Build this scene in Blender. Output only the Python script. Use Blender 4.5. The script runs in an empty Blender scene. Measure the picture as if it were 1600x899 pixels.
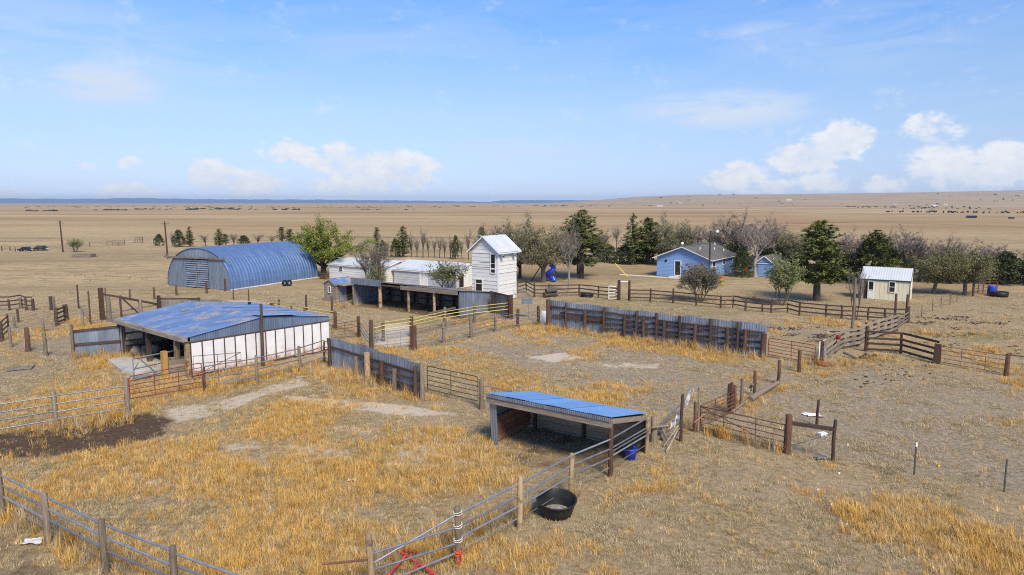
import bpy, math, random
import numpy as np
from mathutils import Vector, Matrix, noise as mnoise

# ------------------------------------------------------------------ camera, light, sky
SC = bpy.context.scene
H, PITCH, FPX = 10.5, math.radians(7.1), 1600 * 24 / 36
SP, CP = math.sin(PITCH), math.cos(PITCH)
cam = bpy.data.cameras.new('camera'); camo = bpy.data.objects.new('camera', cam)
SC.collection.objects.link(camo); SC.camera = camo
cam.sensor_width = 36; cam.lens = 24; cam.clip_start = .1; cam.clip_end = 80000
camo.location = (0, 0, H); camo.rotation_euler = (math.pi / 2 - PITCH, 0, 0)
SC.view_settings.view_transform = 'Standard'; SC.view_settings.look = 'None'
SC.view_settings.exposure = 0.0; SC.view_settings.gamma = 1; SC.view_settings.use_curve_mapping = False
try:
    SC.cycles.max_bounces = 6; SC.cycles.diffuse_bounces = 3; SC.cycles.volume_bounces = 1
    SC.cycles.transparent_max_bounces = 8; SC.cycles.use_denoising = False; SC.cycles.pixel_filter_type = 'BLACKMAN_HARRIS'; SC.cycles.filter_width = 1.1; SC.cycles.sample_clamp_indirect = 6
except Exception: pass

SUN_EL, SUN_AZ = math.radians(45), math.radians(158)      # azimuth from +Y towards +X
sl = bpy.data.lights.new('sun', 'SUN'); so = bpy.data.objects.new('sun', sl); SC.collection.objects.link(so)
sl.energy = 4.5; sl.angle = math.radians(18); sl.color = (1, .89, .70)
sd = Vector((math.sin(SUN_AZ) * math.cos(SUN_EL), math.cos(SUN_AZ) * math.cos(SUN_EL), math.sin(SUN_EL)))
so.rotation_euler = (-sd).to_track_quat('-Z', 'Y').to_euler(); so.location = (20, -20, 60)

def pxdir(px, py):
    dx, dy = (px - 800) / FPX, (449.5 - py) / FPX
    return Vector((dx, CP + dy * SP, -SP + dy * CP))
def G(px, py, z=0.0):
    d = pxdir(px, py); t = (z - H) / d.z
    return Vector((d.x * t, d.y * t, z))
def Zat(p, py):
    k = (449.5 - py) / FPX
    return H + p[1] * (k * CP - SP) / (CP + k * SP)
def depth(p): return p[1] * CP + (H - (p[2] if len(p) > 2 else 0)) * SP

W = bpy.data.worlds.new('World'); SC.world = W; W.use_nodes = True
def build_world():
    nt = W.node_tree; N = nt.nodes; Lk = nt.links; N.clear()
    out = N.new('ShaderNodeOutputWorld'); bg = N.new('ShaderNodeBackground'); Lk.new(bg.outputs[0], out.inputs[0])
    bg.inputs[1].default_value = .15
    sky = N.new('ShaderNodeTexSky'); sky.sky_type = 'NISHITA'; sky.sun_disc = False
    sky.sun_elevation = SUN_EL; sky.sun_rotation = SUN_AZ; sky.altitude = 1900
    sky.air_density = 1.0; sky.dust_density = .25; sky.ozone_density = 3.0
    tc = N.new('ShaderNodeTexCoord'); D = tc.outputs['Generated']
    sep = N.new('ShaderNodeSeparateXYZ'); Lk.new(D, sep.inputs[0])
    def m(op, a, b=None, c=None, clamp=False):
        n = N.new('ShaderNodeMath'); n.operation = op; n.use_clamp = clamp
        for i, v in enumerate((a, b, c)):
            if v is None: continue
            if isinstance(v, (int, float)): n.inputs[i].default_value = v
            else: Lk.new(v, n.inputs[i])
        return n.outputs[0]
    u0 = m('ARCTAN2', sep.outputs[0], sep.outputs[1])
    u = m('WRAP', u0, math.pi / 4, -math.pi / 4)          # the band of clouds goes on round the horizon
    v = m('ARCSINE', sep.outputs[2])
    comb = N.new('ShaderNodeCombineXYZ'); Lk.new(u0, comb.inputs[0]); Lk.new(m('MULTIPLY', v, 1.5), comb.inputs[1])
    def noise_tex(scale, detail, rough, vec, dist=0):
        n = N.new('ShaderNodeTexNoise'); n.inputs['Scale'].default_value = scale; n.inputs['Detail'].default_value = detail
        n.inputs['Roughness'].default_value = rough; n.inputs['Distortion'].default_value = dist
        Lk.new(vec, n.inputs['Vector']); return n.outputs[0]
    n1 = noise_tex(17, 10, .62, comb.outputs[0], .25)
    nw = noise_tex(6, 5, .55, comb.outputs[0], 1.2)
    uu = m('ADD', u, m('MULTIPLY', m('SUBTRACT', nw, .5), .03))
    def blob(cx, cy, rx, ry, s):
        d = pxdir(cx, cy).normalized(); cu = math.atan2(d.x, d.y); cv = math.asin(d.z)
        k = 1 / (1 + ((cx - 800) / FPX) ** 2)
        a = m('DIVIDE', m('SUBTRACT', uu, cu), rx * 1.15 / FPX * k); b = m('DIVIDE', m('SUBTRACT', v, cv), ry * 1.12 / FPX)
        r = m('ADD', m('MULTIPLY', a, a), m('MULTIPLY', b, b))
        return m('MULTIPLY', m('SUBTRACT', 1, r, clamp=True), s)
    def union(lst):
        acc = None
        for c in lst:
            b = blob(*c); acc = b if acc is None else m('SMOOTH_MAX', acc, b, .15)
        return acc
    cum = union([(455, 236, 55, 24, .8), (530, 250, 75, 28, .8), (610, 268, 90, 36, .95), (560, 288, 90, 24, .8), (335, 276, 55, 28, .9), (385, 288, 70, 26, .9),
                 (205, 300, 60, 15, .8), (15, 303, 40, 11, .8), (134, 257, 24, 12, .6), (200, 254, 26, 11, .6),
                 (1328, 213, 42, 30, 1), (1265, 246, 80, 28, 1), (1150, 276, 55, 24, .9), (1295, 234, 55, 28, 1), (1200, 294, 60, 15, .8), (1290, 283, 60, 20, .7),
                 (1465, 195, 70, 26, .75), (1475, 262, 65, 34, .95), (1575, 258, 70, 34, .95), (1385, 288, 45, 16, .7), (1525, 280, 90, 28, .9)])
    n3 = noise_tex(55, 6, .6, comb.outputs[0], .2)
    dens = m('ADD', m('ADD', cum, m('MULTIPLY', m('SUBTRACT', n1, .5), 2.3)), m('MULTIPLY', m('SUBTRACT', n3, .5), 1.1))
    mr = N.new('ShaderNodeMapRange'); mr.interpolation_type = 'SMOOTHSTEP'; Lk.new(dens, mr.inputs[0])
    mr.inputs[1].default_value = .22; mr.inputs[2].default_value = .72
    cumd = m('MULTIPLY', mr.outputs[0], m('MULTIPLY', cum, 2.2, clamp=True))
    cir = union([(165, 130, 100, 30, .95), (1120, 172, 150, 30, .85), (815, 236, 130, 24, .45), (120, 90, 360, 70, .34), (1180, 48, 80, 14, .35), (600, 60, 260, 50, .2), (1330, 60, 220, 50, .25), (60, 40, 260, 60, .3)])
    st = N.new('ShaderNodeCombineXYZ'); Lk.new(m('ADD', m('MULTIPLY', u0, 2.0), m('MULTIPLY', v, -2.2)), st.inputs[0]); Lk.new(m('MULTIPLY', v, 9), st.inputs[1])
    n2 = noise_tex(3.2, 7, .6, st.outputs[0], .8)
    mc = N.new('ShaderNodeMapRange'); mc.interpolation_type = 'SMOOTHSTEP'; Lk.new(n2, mc.inputs[0]); mc.inputs[1].default_value = .25; mc.inputs[2].default_value = .6
    cird = m('MULTIPLY', cir, mc.outputs[0])
    # thin veil of high cloud over the whole sky
    mv = N.new('ShaderNodeMapRange'); Lk.new(n2, mv.inputs[0]); mv.inputs[1].default_value = .45; mv.inputs[2].default_value = .8; mv.inputs[4].default_value = .12
    # the blue itself: deep overhead, pale towards the horizon
    hs = N.new('ShaderNodeHueSaturation'); hs.inputs['Saturation'].default_value = 1.0; hs.inputs['Value'].default_value = 1.0
    Lk.new(sky.outputs[0], hs.inputs['Color'])
    tint = N.new('ShaderNodeMix'); tint.data_type = 'RGBA'; tint.blend_type = 'MULTIPLY'; tint.inputs[0].default_value = 1
    Lk.new(hs.outputs[0], tint.inputs[6])
    gr = N.new('ShaderNodeValToRGB'); gv = m('DIVIDE', v, .5, clamp=True); Lk.new(gv, gr.inputs[0]); el = gr.color_ramp.elements
    el[0].position = 0; el[0].color = (.52, .59, .91, 1); el[1].position = 1; el[1].color = (.75, 1.1, 1.5, 1)
    for ps, cl in ((.05, (.59, .60, .82, 1)), (.14, (.776, .742, .857, 1)), (.25, (.986, .924, .951, 1)), (.35, (.979, 1.027, 1.096, 1)), (.45, (.88, 1.08, 1.26, 1)), (.535, (.81, 1.11, 1.38, 1))): e_ = el.new(ps); e_.color = cl
    Lk.new(gr.outputs[0], tint.inputs[7])
    def mixc(fac, a, col):
        x = N.new('ShaderNodeMix'); x.data_type = 'RGBA'; Lk.new(fac, x.inputs[0]); Lk.new(a, x.inputs[6]); x.inputs[7].default_value = (*col, 1)
        return x.outputs[2]
    c = mixc(mv.outputs[0], tint.outputs[2], (3.6, 4.4, 6.15))
    c = mixc(m('MULTIPLY', cird, 1.25, clamp=True), c, (4.5, 5.15, 6.2))
    ms = N.new('ShaderNodeMapRange'); Lk.new(m('ADD', m('MULTIPLY', n1, .6), m('MULTIPLY', n3, .4)), ms.inputs[0]); ms.inputs[1].default_value = .4; ms.inputs[2].default_value = .6
    cc = N.new('ShaderNodeMix'); cc.data_type = 'RGBA'; Lk.new(ms.outputs[0], cc.inputs[0]); cc.inputs[6].default_value = (5.0, 5.45, 6.2, 1); cc.inputs[7].default_value = (6.25, 6.3, 6.4, 1)
    x = N.new('ShaderNodeMix'); x.data_type = 'RGBA'; Lk.new(m('MULTIPLY', cumd, .92, clamp=True), x.inputs[0]); Lk.new(c, x.inputs[6]); Lk.new(cc.outputs[2], x.inputs[7])
    Lk.new(x.outputs[2], bg.inputs[0])
build_world()

# ------------------------------------------------------------------ helpers
COL = SC.collection
BASE = {}
R = random.Random(7)
def tag(o, label, cat, group=None):
    o['label'] = label; o['category'] = cat
    if group: o['group'] = group
    return o
def thing(name, label, cat, loc, group=None):
    o = bpy.data.objects.new(name, None); COL.objects.link(o); o.location = loc; o.empty_display_size = .3
    BASE[o.name] = Vector(loc); return tag(o, label, cat, group)

class MB:
    def __init__(s): s.v = []; s.f = []; s.sm = []; s.mi = []; s.cur = 0
    def face(s, idx, smooth=False): s.f.append(idx); s.sm.append(smooth); s.mi.append(s.cur)
    def poly(s, pts, smooth=False):
        b = len(s.v); s.v.extend([tuple(p) for p in pts]); s.face(tuple(range(b, b + len(pts))), smooth)
    def hexa(s, c):   # 8 corners: bottom loop 0-3, top loop 4-7
        b = len(s.v); s.v.extend([tuple(p) for p in c])
        for q in ((3, 2, 1, 0), (4, 5, 6, 7), (0, 1, 5, 4), (1, 2, 6, 5), (2, 3, 7, 6), (3, 0, 4, 7)): s.face(tuple(b + i for i in q))
    def box(s, fr, u0, u1, v0, v1, z0, z1):
        s.hexa([fr(u0, v0, z0), fr(u1, v0, z0), fr(u1, v1, z0), fr(u0, v1, z0), fr(u0, v0, z1), fr(u1, v0, z1), fr(u1, v1, z1), fr(u0, v1, z1)])
    def slab(s, p, t):  # quad extruded down its normal by t
        p = [Vector(q) for q in p]; n = (p[1] - p[0]).cross(p[3] - p[0]).normalized()
        lo = [q - n * t for q in p]; s.hexa(lo + p)
    def beam(s, a, b, w, h, up=Vector((0, 0, 1)), jit=0):
        a, b = Vector(a), Vector(b); d = (b - a).normalized(); sd_ = d.cross(up)
        if sd_.length < 1e-4: sd_ = d.cross(Vector((0, 1, 0)))
        sd_.normalize(); up2 = sd_.cross(d)
        def ring(p, k=1): return [p - sd_ * w / 2 * k - up2 * h / 2 * k, p + sd_ * w / 2 * k - up2 * h / 2 * k, p + sd_ * w / 2 * k + up2 * h / 2 * k, p - sd_ * w / 2 * k + up2 * h / 2 * k]
        r0, r1 = ring(a), ring(b, 1 - jit * R.random())
        s.hexa([r0[0], r0[1], r1[1], r1[0], r0[3], r0[2], r1[2], r1[3]])
    def tube(s, pts, rad, n=8, cap=True, smooth=True, jit=0):
        pts = [Vector(p) for p in pts]; m_ = len(pts)
        if not isinstance(rad, (list, tuple)): rad = [rad] * m_
        ref = None; rings = []
        for i, p in enumerate(pts):
            d = (pts[min(i + 1, m_ - 1)] - pts[max(i - 1, 0)])
            if d.length < 1e-9: d = Vector((0, 0, 1))
            d.normalize()
            if ref is None: ref = d.orthogonal().normalized()
            else:
                ref = (ref - d * ref.dot(d)); ref = ref.normalized() if ref.length > 1e-6 else d.orthogonal().normalized()
            q = d.cross(ref); b = len(s.v)
            for k in range(n):
                a = 2 * math.pi * k / n; rr = rad[i] * (1 + (R.uniform(-jit, jit) if jit else 0))
                s.v.append(tuple(p + (ref * math.cos(a) + q * math.sin(a)) * rr))
            rings.append(b)
        for i in range(m_ - 1):
            a, b = rings[i], rings[i + 1]
            for k in range(n): s.face((a + k, a + (k + 1) % n, b + (k + 1) % n, b + k), smooth)
        if cap:
            for bse, rev in ((rings[0], True), (rings[-1], False)):
                c = [s.v[bse + k] for k in range(n)]
                s.poly(c[::-1] if rev else c)
    def build(s, name, mats, parent=None, base=None, kind=None):
        root = parent
        while root is not None and root.parent is not None: root = root.parent
        bs = BASE[root.name] if root is not None else Vector(base or (0, 0, 0))
        va = np.array(s.v, dtype=np.float32).reshape(-1, 3) - np.array(bs, dtype=np.float32)
        me = bpy.data.meshes.new(name); me.from_pydata(va.tolist(), [], s.f)
        me.polygons.foreach_set('use_smooth', s.sm)
        if not isinstance(mats, (list, tuple)): mats = [mats]
        for x in mats: me.materials.append(x)
        if len(mats) > 1: me.polygons.foreach_set('material_index', s.mi)
        o = bpy.data.objects.new(name, me); COL.objects.link(o)
        if parent is not None: o.parent = parent
        else: o.location = bs; BASE[o.name] = Vector(bs)
        if kind: o['kind'] = kind
        return o
def part(name, mat, parent, fn, *a, **k):
    mb = MB(); fn(mb, *a, **k); return mb.build(name, mat, parent)
def beam(name, mat, parent, a, b, w, h): mb = MB(); mb.beam(a, b, w, h); return mb.build(name, mat, parent)
def tube(name, mat, parent, pts, r, n=8, jit=0): mb = MB(); mb.tube(pts, r, n, jit=jit); return mb.build(name, mat, parent)
def frame(O, d1, d2):
    O = Vector((O[0], O[1], 0)); d1 = Vector((d1[0], d1[1], 0)).normalized(); d2 = Vector((d2[0], d2[1], 0)).normalized()
    return lambda u, v, z: O + d1 * u + d2 * v + Vector((0, 0, z))
D1, D2 = Vector((.82, -.572, 0)), Vector((.572, .82, 0))

def corr(mb, p00, p10, p01, p11, wave=.15, amp=.02, z1f=None, t=0):
    """corrugated sheet; waves run across p00->p10, ridges along p00->p01"""
    p00, p10, p01, p11 = map(Vector, (p00, p10, p01, p11)); n = max(2, int((p10 - p00).length / wave)) * 4
    nr = (p10 - p00).cross(p01 - p00).normalized(); b = len(mb.v)
    prof = (0, 1, 0, -1)
    for i in range(n + 1):
        f = i / n; o = nr * (amp * prof[i % 4])
        mb.v.append(tuple(p00.lerp(p10, f) + o)); mb.v.append(tuple(p01.lerp(p11, f) + o))
    for i in range(n): mb.face((b + 2 * i, b + 2 * i + 2, b + 2 * i + 3, b + 2 * i + 1), True)
def siding(mb, fr, axis, c, a0, a1, z0, prof, out, bh=.2, lap=.025, jit=.006):
    """lapped boards on a wall; prof(z)->(lo,hi) extents along the wall; out=+1/-1 outward sense of the other axis"""
    def P(a, z, o): return fr(a, c + out * o, z) if axis == 'u' else fr(c + out * o, a, z)
    z = z0
    while bh < 2:
        zb = z + bh; lo0, hi0 = prof(z); lo1, hi1 = prof(zb)
        if hi0 - lo0 < .05: break
        if hi1 < lo1: lo1 = hi1 = (lo1 + hi1) / 2
        o = lap + R.uniform(-jit, jit)
        mb.poly([P(lo0, z, o), P(hi0, z, o), P(hi1, zb, .004), P(lo1, zb, .004)])
        mb.poly([P(lo0, z, 0), P(hi0, z, 0), P(hi0, z, o), P(lo0, z, o)])
        z = zb

# ------------------------------------------------------------------ materials
def mat(name, c1, c2, scale=3, stretch=(1, 1, 1), rough=.8, metal=0, bump=.15, rand=.25, third=None, thr=(.55, .7), spec=.3, dscale=None, island=0, bdist=.02, zstain=None, subs=0):
    m = bpy.data.materials.new(name); m.use_nodes = True; nt = m.node_tree; N, L = nt.nodes, nt.links
    b = N['Principled BSDF']; b.inputs['Roughness'].default_value = rough; b.inputs['Metallic'].default_value = metal
    b.inputs['Specular IOR Level'].default_value = spec
    tc = N.new('ShaderNodeTexCoord'); mp = N.new('ShaderNodeMapping'); mp.inputs['Scale'].default_value = stretch
    oi = N.new('ShaderNodeObjectInfo')
    L.new(tc.outputs['Object'], mp.inputs[0])
    add = N.new('ShaderNodeVectorMath'); add.operation = 'ADD'; L.new(mp.outputs[0], add.inputs[0])
    mulr = N.new('ShaderNodeMath'); mulr.operation = 'MULTIPLY'; mulr.inputs[1].default_value = 37; L.new(oi.outputs['Random'], mulr.inputs[0])
    L.new(mulr.outputs[0], add.inputs[1])
    n = N.new('ShaderNodeTexNoise'); n.inputs['Scale'].default_value = scale; n.inputs['Detail'].default_value = 6; n.inputs['Roughness'].default_value = .65
    L.new(add.outputs[0], n.inputs['Vector'])
    cr = N.new('ShaderNodeMapRange'); cr.inputs[1].default_value = .32; cr.inputs[2].default_value = .68; L.new(n.outputs[0], cr.inputs[0])
    mx = N.new('ShaderNodeMix'); mx.data_type = 'RGBA'; L.new(cr.outputs[0], mx.inputs[0]); mx.inputs[6].default_value = (*c1, 1); mx.inputs[7].default_value = (*c2, 1)
    col = mx.outputs[2]
    if third:
        n3 = N.new('ShaderNodeTexNoise'); n3.inputs['Scale'].default_value = dscale or scale * .5; n3.inputs['Detail'].default_value = 5; n3.inputs['Roughness'].default_value = .7
        ad2 = N.new('ShaderNodeVectorMath'); ad2.operation = 'ADD'; L.new(tc.outputs['Object'], ad2.inputs[0]); L.new(mulr.outputs[0], ad2.inputs[1])
        L.new(ad2.outputs[0], n3.inputs['Vector'])
        r3 = N.new('ShaderNodeMapRange'); r3.inputs[1].default_value = thr[0]; r3.inputs[2].default_value = thr[1]
        src = n3.outputs[0]
        if zstain:      # a stain that creeps up from the foot of the sheet
            sp = N.new('ShaderNodeSeparateXYZ'); L.new(tc.outputs['Object'], sp.inputs[0])
            zr = N.new('ShaderNodeMapRange'); zr.inputs[1].default_value = zstain; zr.inputs[2].default_value = 0; zr.inputs[3].default_value = -.2; zr.inputs[4].default_value = .3; L.new(sp.outputs[2], zr.inputs[0])
            ad = N.new('ShaderNodeMath'); ad.operation = 'ADD'; L.new(src, ad.inputs[0]); L.new(zr.outputs[0], ad.inputs[1]); src = ad.outputs[0]
        L.new(src, r3.inputs[0])
        m3 = N.new('ShaderNodeMix'); m3.data_type = 'RGBA'; L.new(r3.outputs[0], m3.inputs[0]); L.new(col, m3.inputs[6]); m3.inputs[7].default_value = (*third, 1); col = m3.outputs[2]
        if metal:
            mm = N.new('ShaderNodeMath'); mm.operation = 'MULTIPLY_ADD'; L.new(r3.outputs[0], mm.inputs[0]); mm.inputs[1].default_value = -metal; mm.inputs[2].default_value = metal; L.new(mm.outputs[0], b.inputs['Metallic'])
    rv = N.new('ShaderNodeMapRange'); L.new(oi.outputs['Random'], rv.inputs[0]); rv.inputs[3].default_value = 1 - rand; rv.inputs[4].default_value = 1 + rand
    if island:
        ge = N.new('ShaderNodeNewGeometry'); iv = N.new('ShaderNodeMapRange'); L.new(ge.outputs['Random Per Island'], iv.inputs[0]); iv.inputs[3].default_value = 1 - island; iv.inputs[4].default_value = 1 + island
        mu = N.new('ShaderNodeMath'); mu.operation = 'MULTIPLY'; L.new(rv.outputs[0], mu.inputs[0]); L.new(iv.outputs[0], mu.inputs[1]); val = mu.outputs[0]
    else: val = rv.outputs[0]
    hs = N.new('ShaderNodeHueSaturation'); L.new(val, hs.inputs['Value']); L.new(col, hs.inputs['Color'])
    L.new(hs.outputs[0], b.inputs['Base Color'])
    if bump:
        bp = N.new('ShaderNodeBump'); bp.inputs['Strength'].default_value = bump; bp.inputs['Distance'].default_value = bdist; L.new(n.outputs[0], bp.inputs['Height']); L.new(bp.outputs[0], b.inputs['Normal'])
    if subs:
        b.inputs['Subsurface Weight'].default_value = 0
    return m
VG = (9, 9, .9)     # vertical grain
HG = (1, 1, 14)     # horizontal grain
M = dict(
    grey=mat('weathered_grey_wood', (.125, .095, .07), (.30, .24, .18), 2, VG, bump=.6),
    greyh=mat('weathered_grey_board', (.16, .125, .095), (.38, .315, .25), 1.5, HG, bump=.5),
    beamw=mat('bleached_timber', (.26, .22, .18), (.50, .44, .37), 1.2, HG, bump=.6, third=(.14, .11, .09)),
    galvb=mat('blue_grey_gable_steel', (.135, .185, .28), (.22, .285, .39), 1.3, (1.5, 1.5, .5), metal=.35, rough=.5, bump=.1, rand=.15),
    redbright=mat('bright_red_pipe', (.55, .05, .04), (.66, .09, .07), 4, rough=.5),
    yellowb=mat('fresh_yellow_wood', (.46, .25, .06), (.62, .40, .13), 2, VG, bump=.5),
    plank=mat('brown_plank', (.32, .25, .18), (.52, .42, .31), 1.5, HG, bump=.4),  # lightened to make up for the shade inside the shelter
    redplank=mat('red_brown_plank', (.16, .07, .045), (.28, .14, .09), 1.5, HG, bump=.4),
    dark=mat('dark_brown_wood', (.045, .028, .02), (.12, .078, .055), 2, VG, bump=.5),
    darkh=mat('dark_brown_board', (.045, .028, .022), (.13, .085, .06), 1.5, HG, bump=.4),
    rust=mat('red_brown_tie_wood', (.055, .03, .02), (.17, .088, .054), 2, VG, bump=.6),
    yellow=mat('raw_yellow_wood', (.34, .22, .11), (.52, .38, .23), 2, VG, bump=.5, third=(.17, .115, .075), thr=(.5, .62), dscale=2.5),
    bark=mat('peeling_bark_post', (.20, .13, .08), (.55, .38, .22), 3, (5, 5, 1.2), bump=.9),
    pipe=mat('galvanised_pipe', (.22, .23, .26), (.36, .37, .40), 3, metal=.5, rough=.42, third=(.26, .17, .11), thr=(.6, .72)),
    pipered=mat('faded_red_pipe', (.17, .03, .027), (.28, .06, .048), 4, rough=.55, third=(.16, .08, .05)),
    piperust=mat('rusty_pipe', (.10, .05, .035), (.20, .10, .07), 4, rough=.85),
    pipegreen=mat('dark_green_pipe', (.03, .042, .03), (.06, .07, .05), 4, rough=.5),
    pipeyellow=mat('yellow_pipe', (.52, .43, .12), (.66, .56, .22), 3, rough=.5, third=(.42, .40, .36)),
    pipegrey=mat('painted_grey_pipe', (.16, .19, .22), (.26, .30, .34), 3, rough=.5),
    wire=mat('fence_wire', (.20, .18, .16), (.34, .31, .28), 4, metal=.5, rough=.5),
    steel=mat('t_post_steel', (.05, .06, .05), (.10, .10, .085), 4, rough=.6),
    galv=mat('grey_corrugated_steel', (.20, .235, .29), (.36, .41, .49), 1.3, (1.5, 1.5, .5), metal=.45, rough=.45, bump=.1, third=(.17, .10, .07), thr=(.6, .76), dscale=.9, rand=.22),
    galvd=mat('dull_corrugated_steel', (.16, .145, .13), (.27, .25, .225), 1.3, (2.5, 2.5, .4), metal=.1, rough=.6, bump=.1, third=(.12, .07, .05), thr=(.56, .74), rand=.25),
    roofb=mat('sky_tinted_roof_steel', (.17, .29, .52), (.29, .41, .61), .7, (1, 1, 1), metal=.45, rough=.38, bump=.03, third=(.40, .33, .29), thr=(.50, .60), dscale=.6, rand=.10),  # sky reflection painted in as the blue of galvanised steel
    roofn=mat('sky_tinted_lean_to_roof', (.18, .37, .66), (.27, .46, .75), .9, metal=.4, rough=.38, bump=.03, rand=.10),  # blue sky reflection put into the base colour of galvanised sheets
    quon=mat('sky_tinted_arched_roof_steel', (.125, .215, .40), (.20, .305, .50), .8, (1, 1, .5), metal=.45, rough=.38, bump=.03, rand=.07),  # mirrored sky painted into the colour of the galvanised arches
    quonf=mat('grey_blue_end_wall_steel', (.15, .19, .25), (.24, .29, .36), 1.5, (2, 2, .4), metal=.3, rough=.5),
    roofw=mat('pale_galvanised_roof', (.60, .63, .65), (.72, .74, .75), .8, metal=.15, rough=.45, bump=.03, rand=.05, third=(.5, .47, .45), thr=(.62, .8)),
    white=mat('weathered_white_paint', (.66, .65, .62), (.80, .785, .75), 2.5, (1, 1, 5), rough=.7, third=(.46, .43, .40), thr=(.6, .78), dscale=1.4, rand=.04),
    whiteg=mat('grey_white_steel_wall', (.46, .49, .55), (.56, .58, .63), 1.5, (2, 2, .5), rough=.6, rand=.04),
    panel=mat('stained_white_panel', (.70, .68, .67), (.83, .82, .81), 1.2, rough=.6, third=(.45, .22, .08), thr=(.55, .85), dscale=2.2, zstain=1.3, rand=.05, bump=.03),
    cream=mat('cream_steel_siding', (.72, .66, .48), (.80, .74, .56), 1.5, (3, 3, .4), rough=.55, rand=.04, bump=.03),
    creamb=mat('cream_painted_board', (.62, .56, .38), (.72, .66, .48), 2, rough=.7),
    blue=mat('blue_house_siding', (.20, .34, .61), (.23, .38, .67), 1.2, (1, 1, 4), rough=.6, rand=.03, bump=.05),
    shing=mat('grey_shingles', (.10, .095, .088), (.18, .172, .162), 9, (1, 1, 1), rough=.95, rand=.1, bump=.6),
    trim=mat('white_trim', (.76, .76, .76), (.84, .84, .84), 2, rough=.5, rand=.03, bump=.05),
    greent=mat('green_trim', (.02, .06, .05), (.03, .09, .07), 2, rough=.5),
    glass=mat('dark_window_glass', (.01, .012, .015), (.03, .035, .04), 2, rough=.08, spec=.5, bump=0),
    hole=mat('dark_inside_shade', (.02, .014, .01), (.045, .032, .024), 2, HG, rough=.9),  # near-black stands in for the shade inside openings
    rubber=mat('black_rubber', (.012, .012, .013), (.03, .03, .032), 3, rough=.5, third=(.14, .12, .10), thr=(.62, .75)),
    bplastic=mat('blue_plastic', (.02, .05, .55), (.03, .075, .68), 2, rough=.35, bump=0, spec=.5),
    yplastic=mat('yellow_plastic', (.75, .50, .02), (.82, .58, .04), 2, rough=.4, bump=0),
    oplastic=mat('orange_plastic', (.75, .20, .02), (.82, .26, .03), 2, rough=.4, bump=0),
    fadedred=mat('faded_red_plastic', (.36, .11, .08), (.46, .17, .12), 3, rough=.6),
    redpl=mat('red_plastic', (.40, .03, .04), (.50, .06, .06), 2, rough=.45, bump=0),
    twine=mat('white_baling_twine', (.66, .62, .54), (.78, .74, .66), 5, rough=.9),
    otwine=mat('orange_baling_twine', (.75, .10, .04), (.85, .16, .06), 5, rough=.9),
    sheet=mat('white_plastic_sheet', (.62, .62, .62), (.80, .80, .80), 4, rough=.5, bump=.6),
    conc=mat('pale_concrete', (.55, .52, .47), (.72, .69, .63), 2, rough=.9, bump=.3, third=(.3, .25, .2)),
    barkd=mat('dark_bark', (.05, .038, .03), (.13, .10, .08), 3, (4, 4, .8), bump=.8),
    barkg=mat('grey_bark', (.075, .06, .05), (.17, .14, .115), 3, (4, 4, .8), bump=.6),
    barkp=mat('pale_dead_bark', (.20, .175, .15), (.36, .32, .275), 3, (4, 4, .8), bump=.6),
    twigs=mat('grey_twigs', (.165, .138, .118), (.30, .255, .22), 2, rand=.15, bump=0, island=.3),
    leafg=mat('spring_green_leaves', (.11, .145, .014), (.25, .27, .035), .8, rough=.6, island=.45, rand=.12, bump=0),
    leafo=mat('dull_olive_leaves', (.105, .108, .036), (.245, .23, .085), .8, rough=.65, island=.45, rand=.15, bump=0),
    leafp=mat('pale_green_leaves', (.12, .15, .045), (.23, .25, .085), .8, rough=.65, island=.4, rand=.15, bump=0),
    needle=mat('pine_needles', (.056, .074, .014), (.18, .195, .048), .9, rough=.7, island=.5, rand=.15, bump=0),
    junip=mat('juniper_needles', (.036, .052, .015), (.105, .12, .036), .9, rough=.7, island=.5, rand=.2, bump=0),
    carb=mat('dark_car_paint', (.012, .014, .018), (.02, .022, .028), 2, rough=.25, spec=.5, bump=0),
    farwall=mat('far_house_wall', (.5, .48, .45), (.62, .60, .57), .5, rough=.8, bump=0),
    fartree=mat('far_tree_foliage', (.018, .022, .014), (.045, .05, .03), .2, rough=.9, bump=0, island=.3),
    farhill=mat('haze_blue_forested_hill', (.045, .095, .18), (.06, .12, .22), .002, rough=1, bump=0),  # blue of the distance haze partly painted into the hills
    dung=mat('dark_dung', (.035, .026, .02), (.07, .05, .04), 5, rough=1, island=.4),
)

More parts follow.
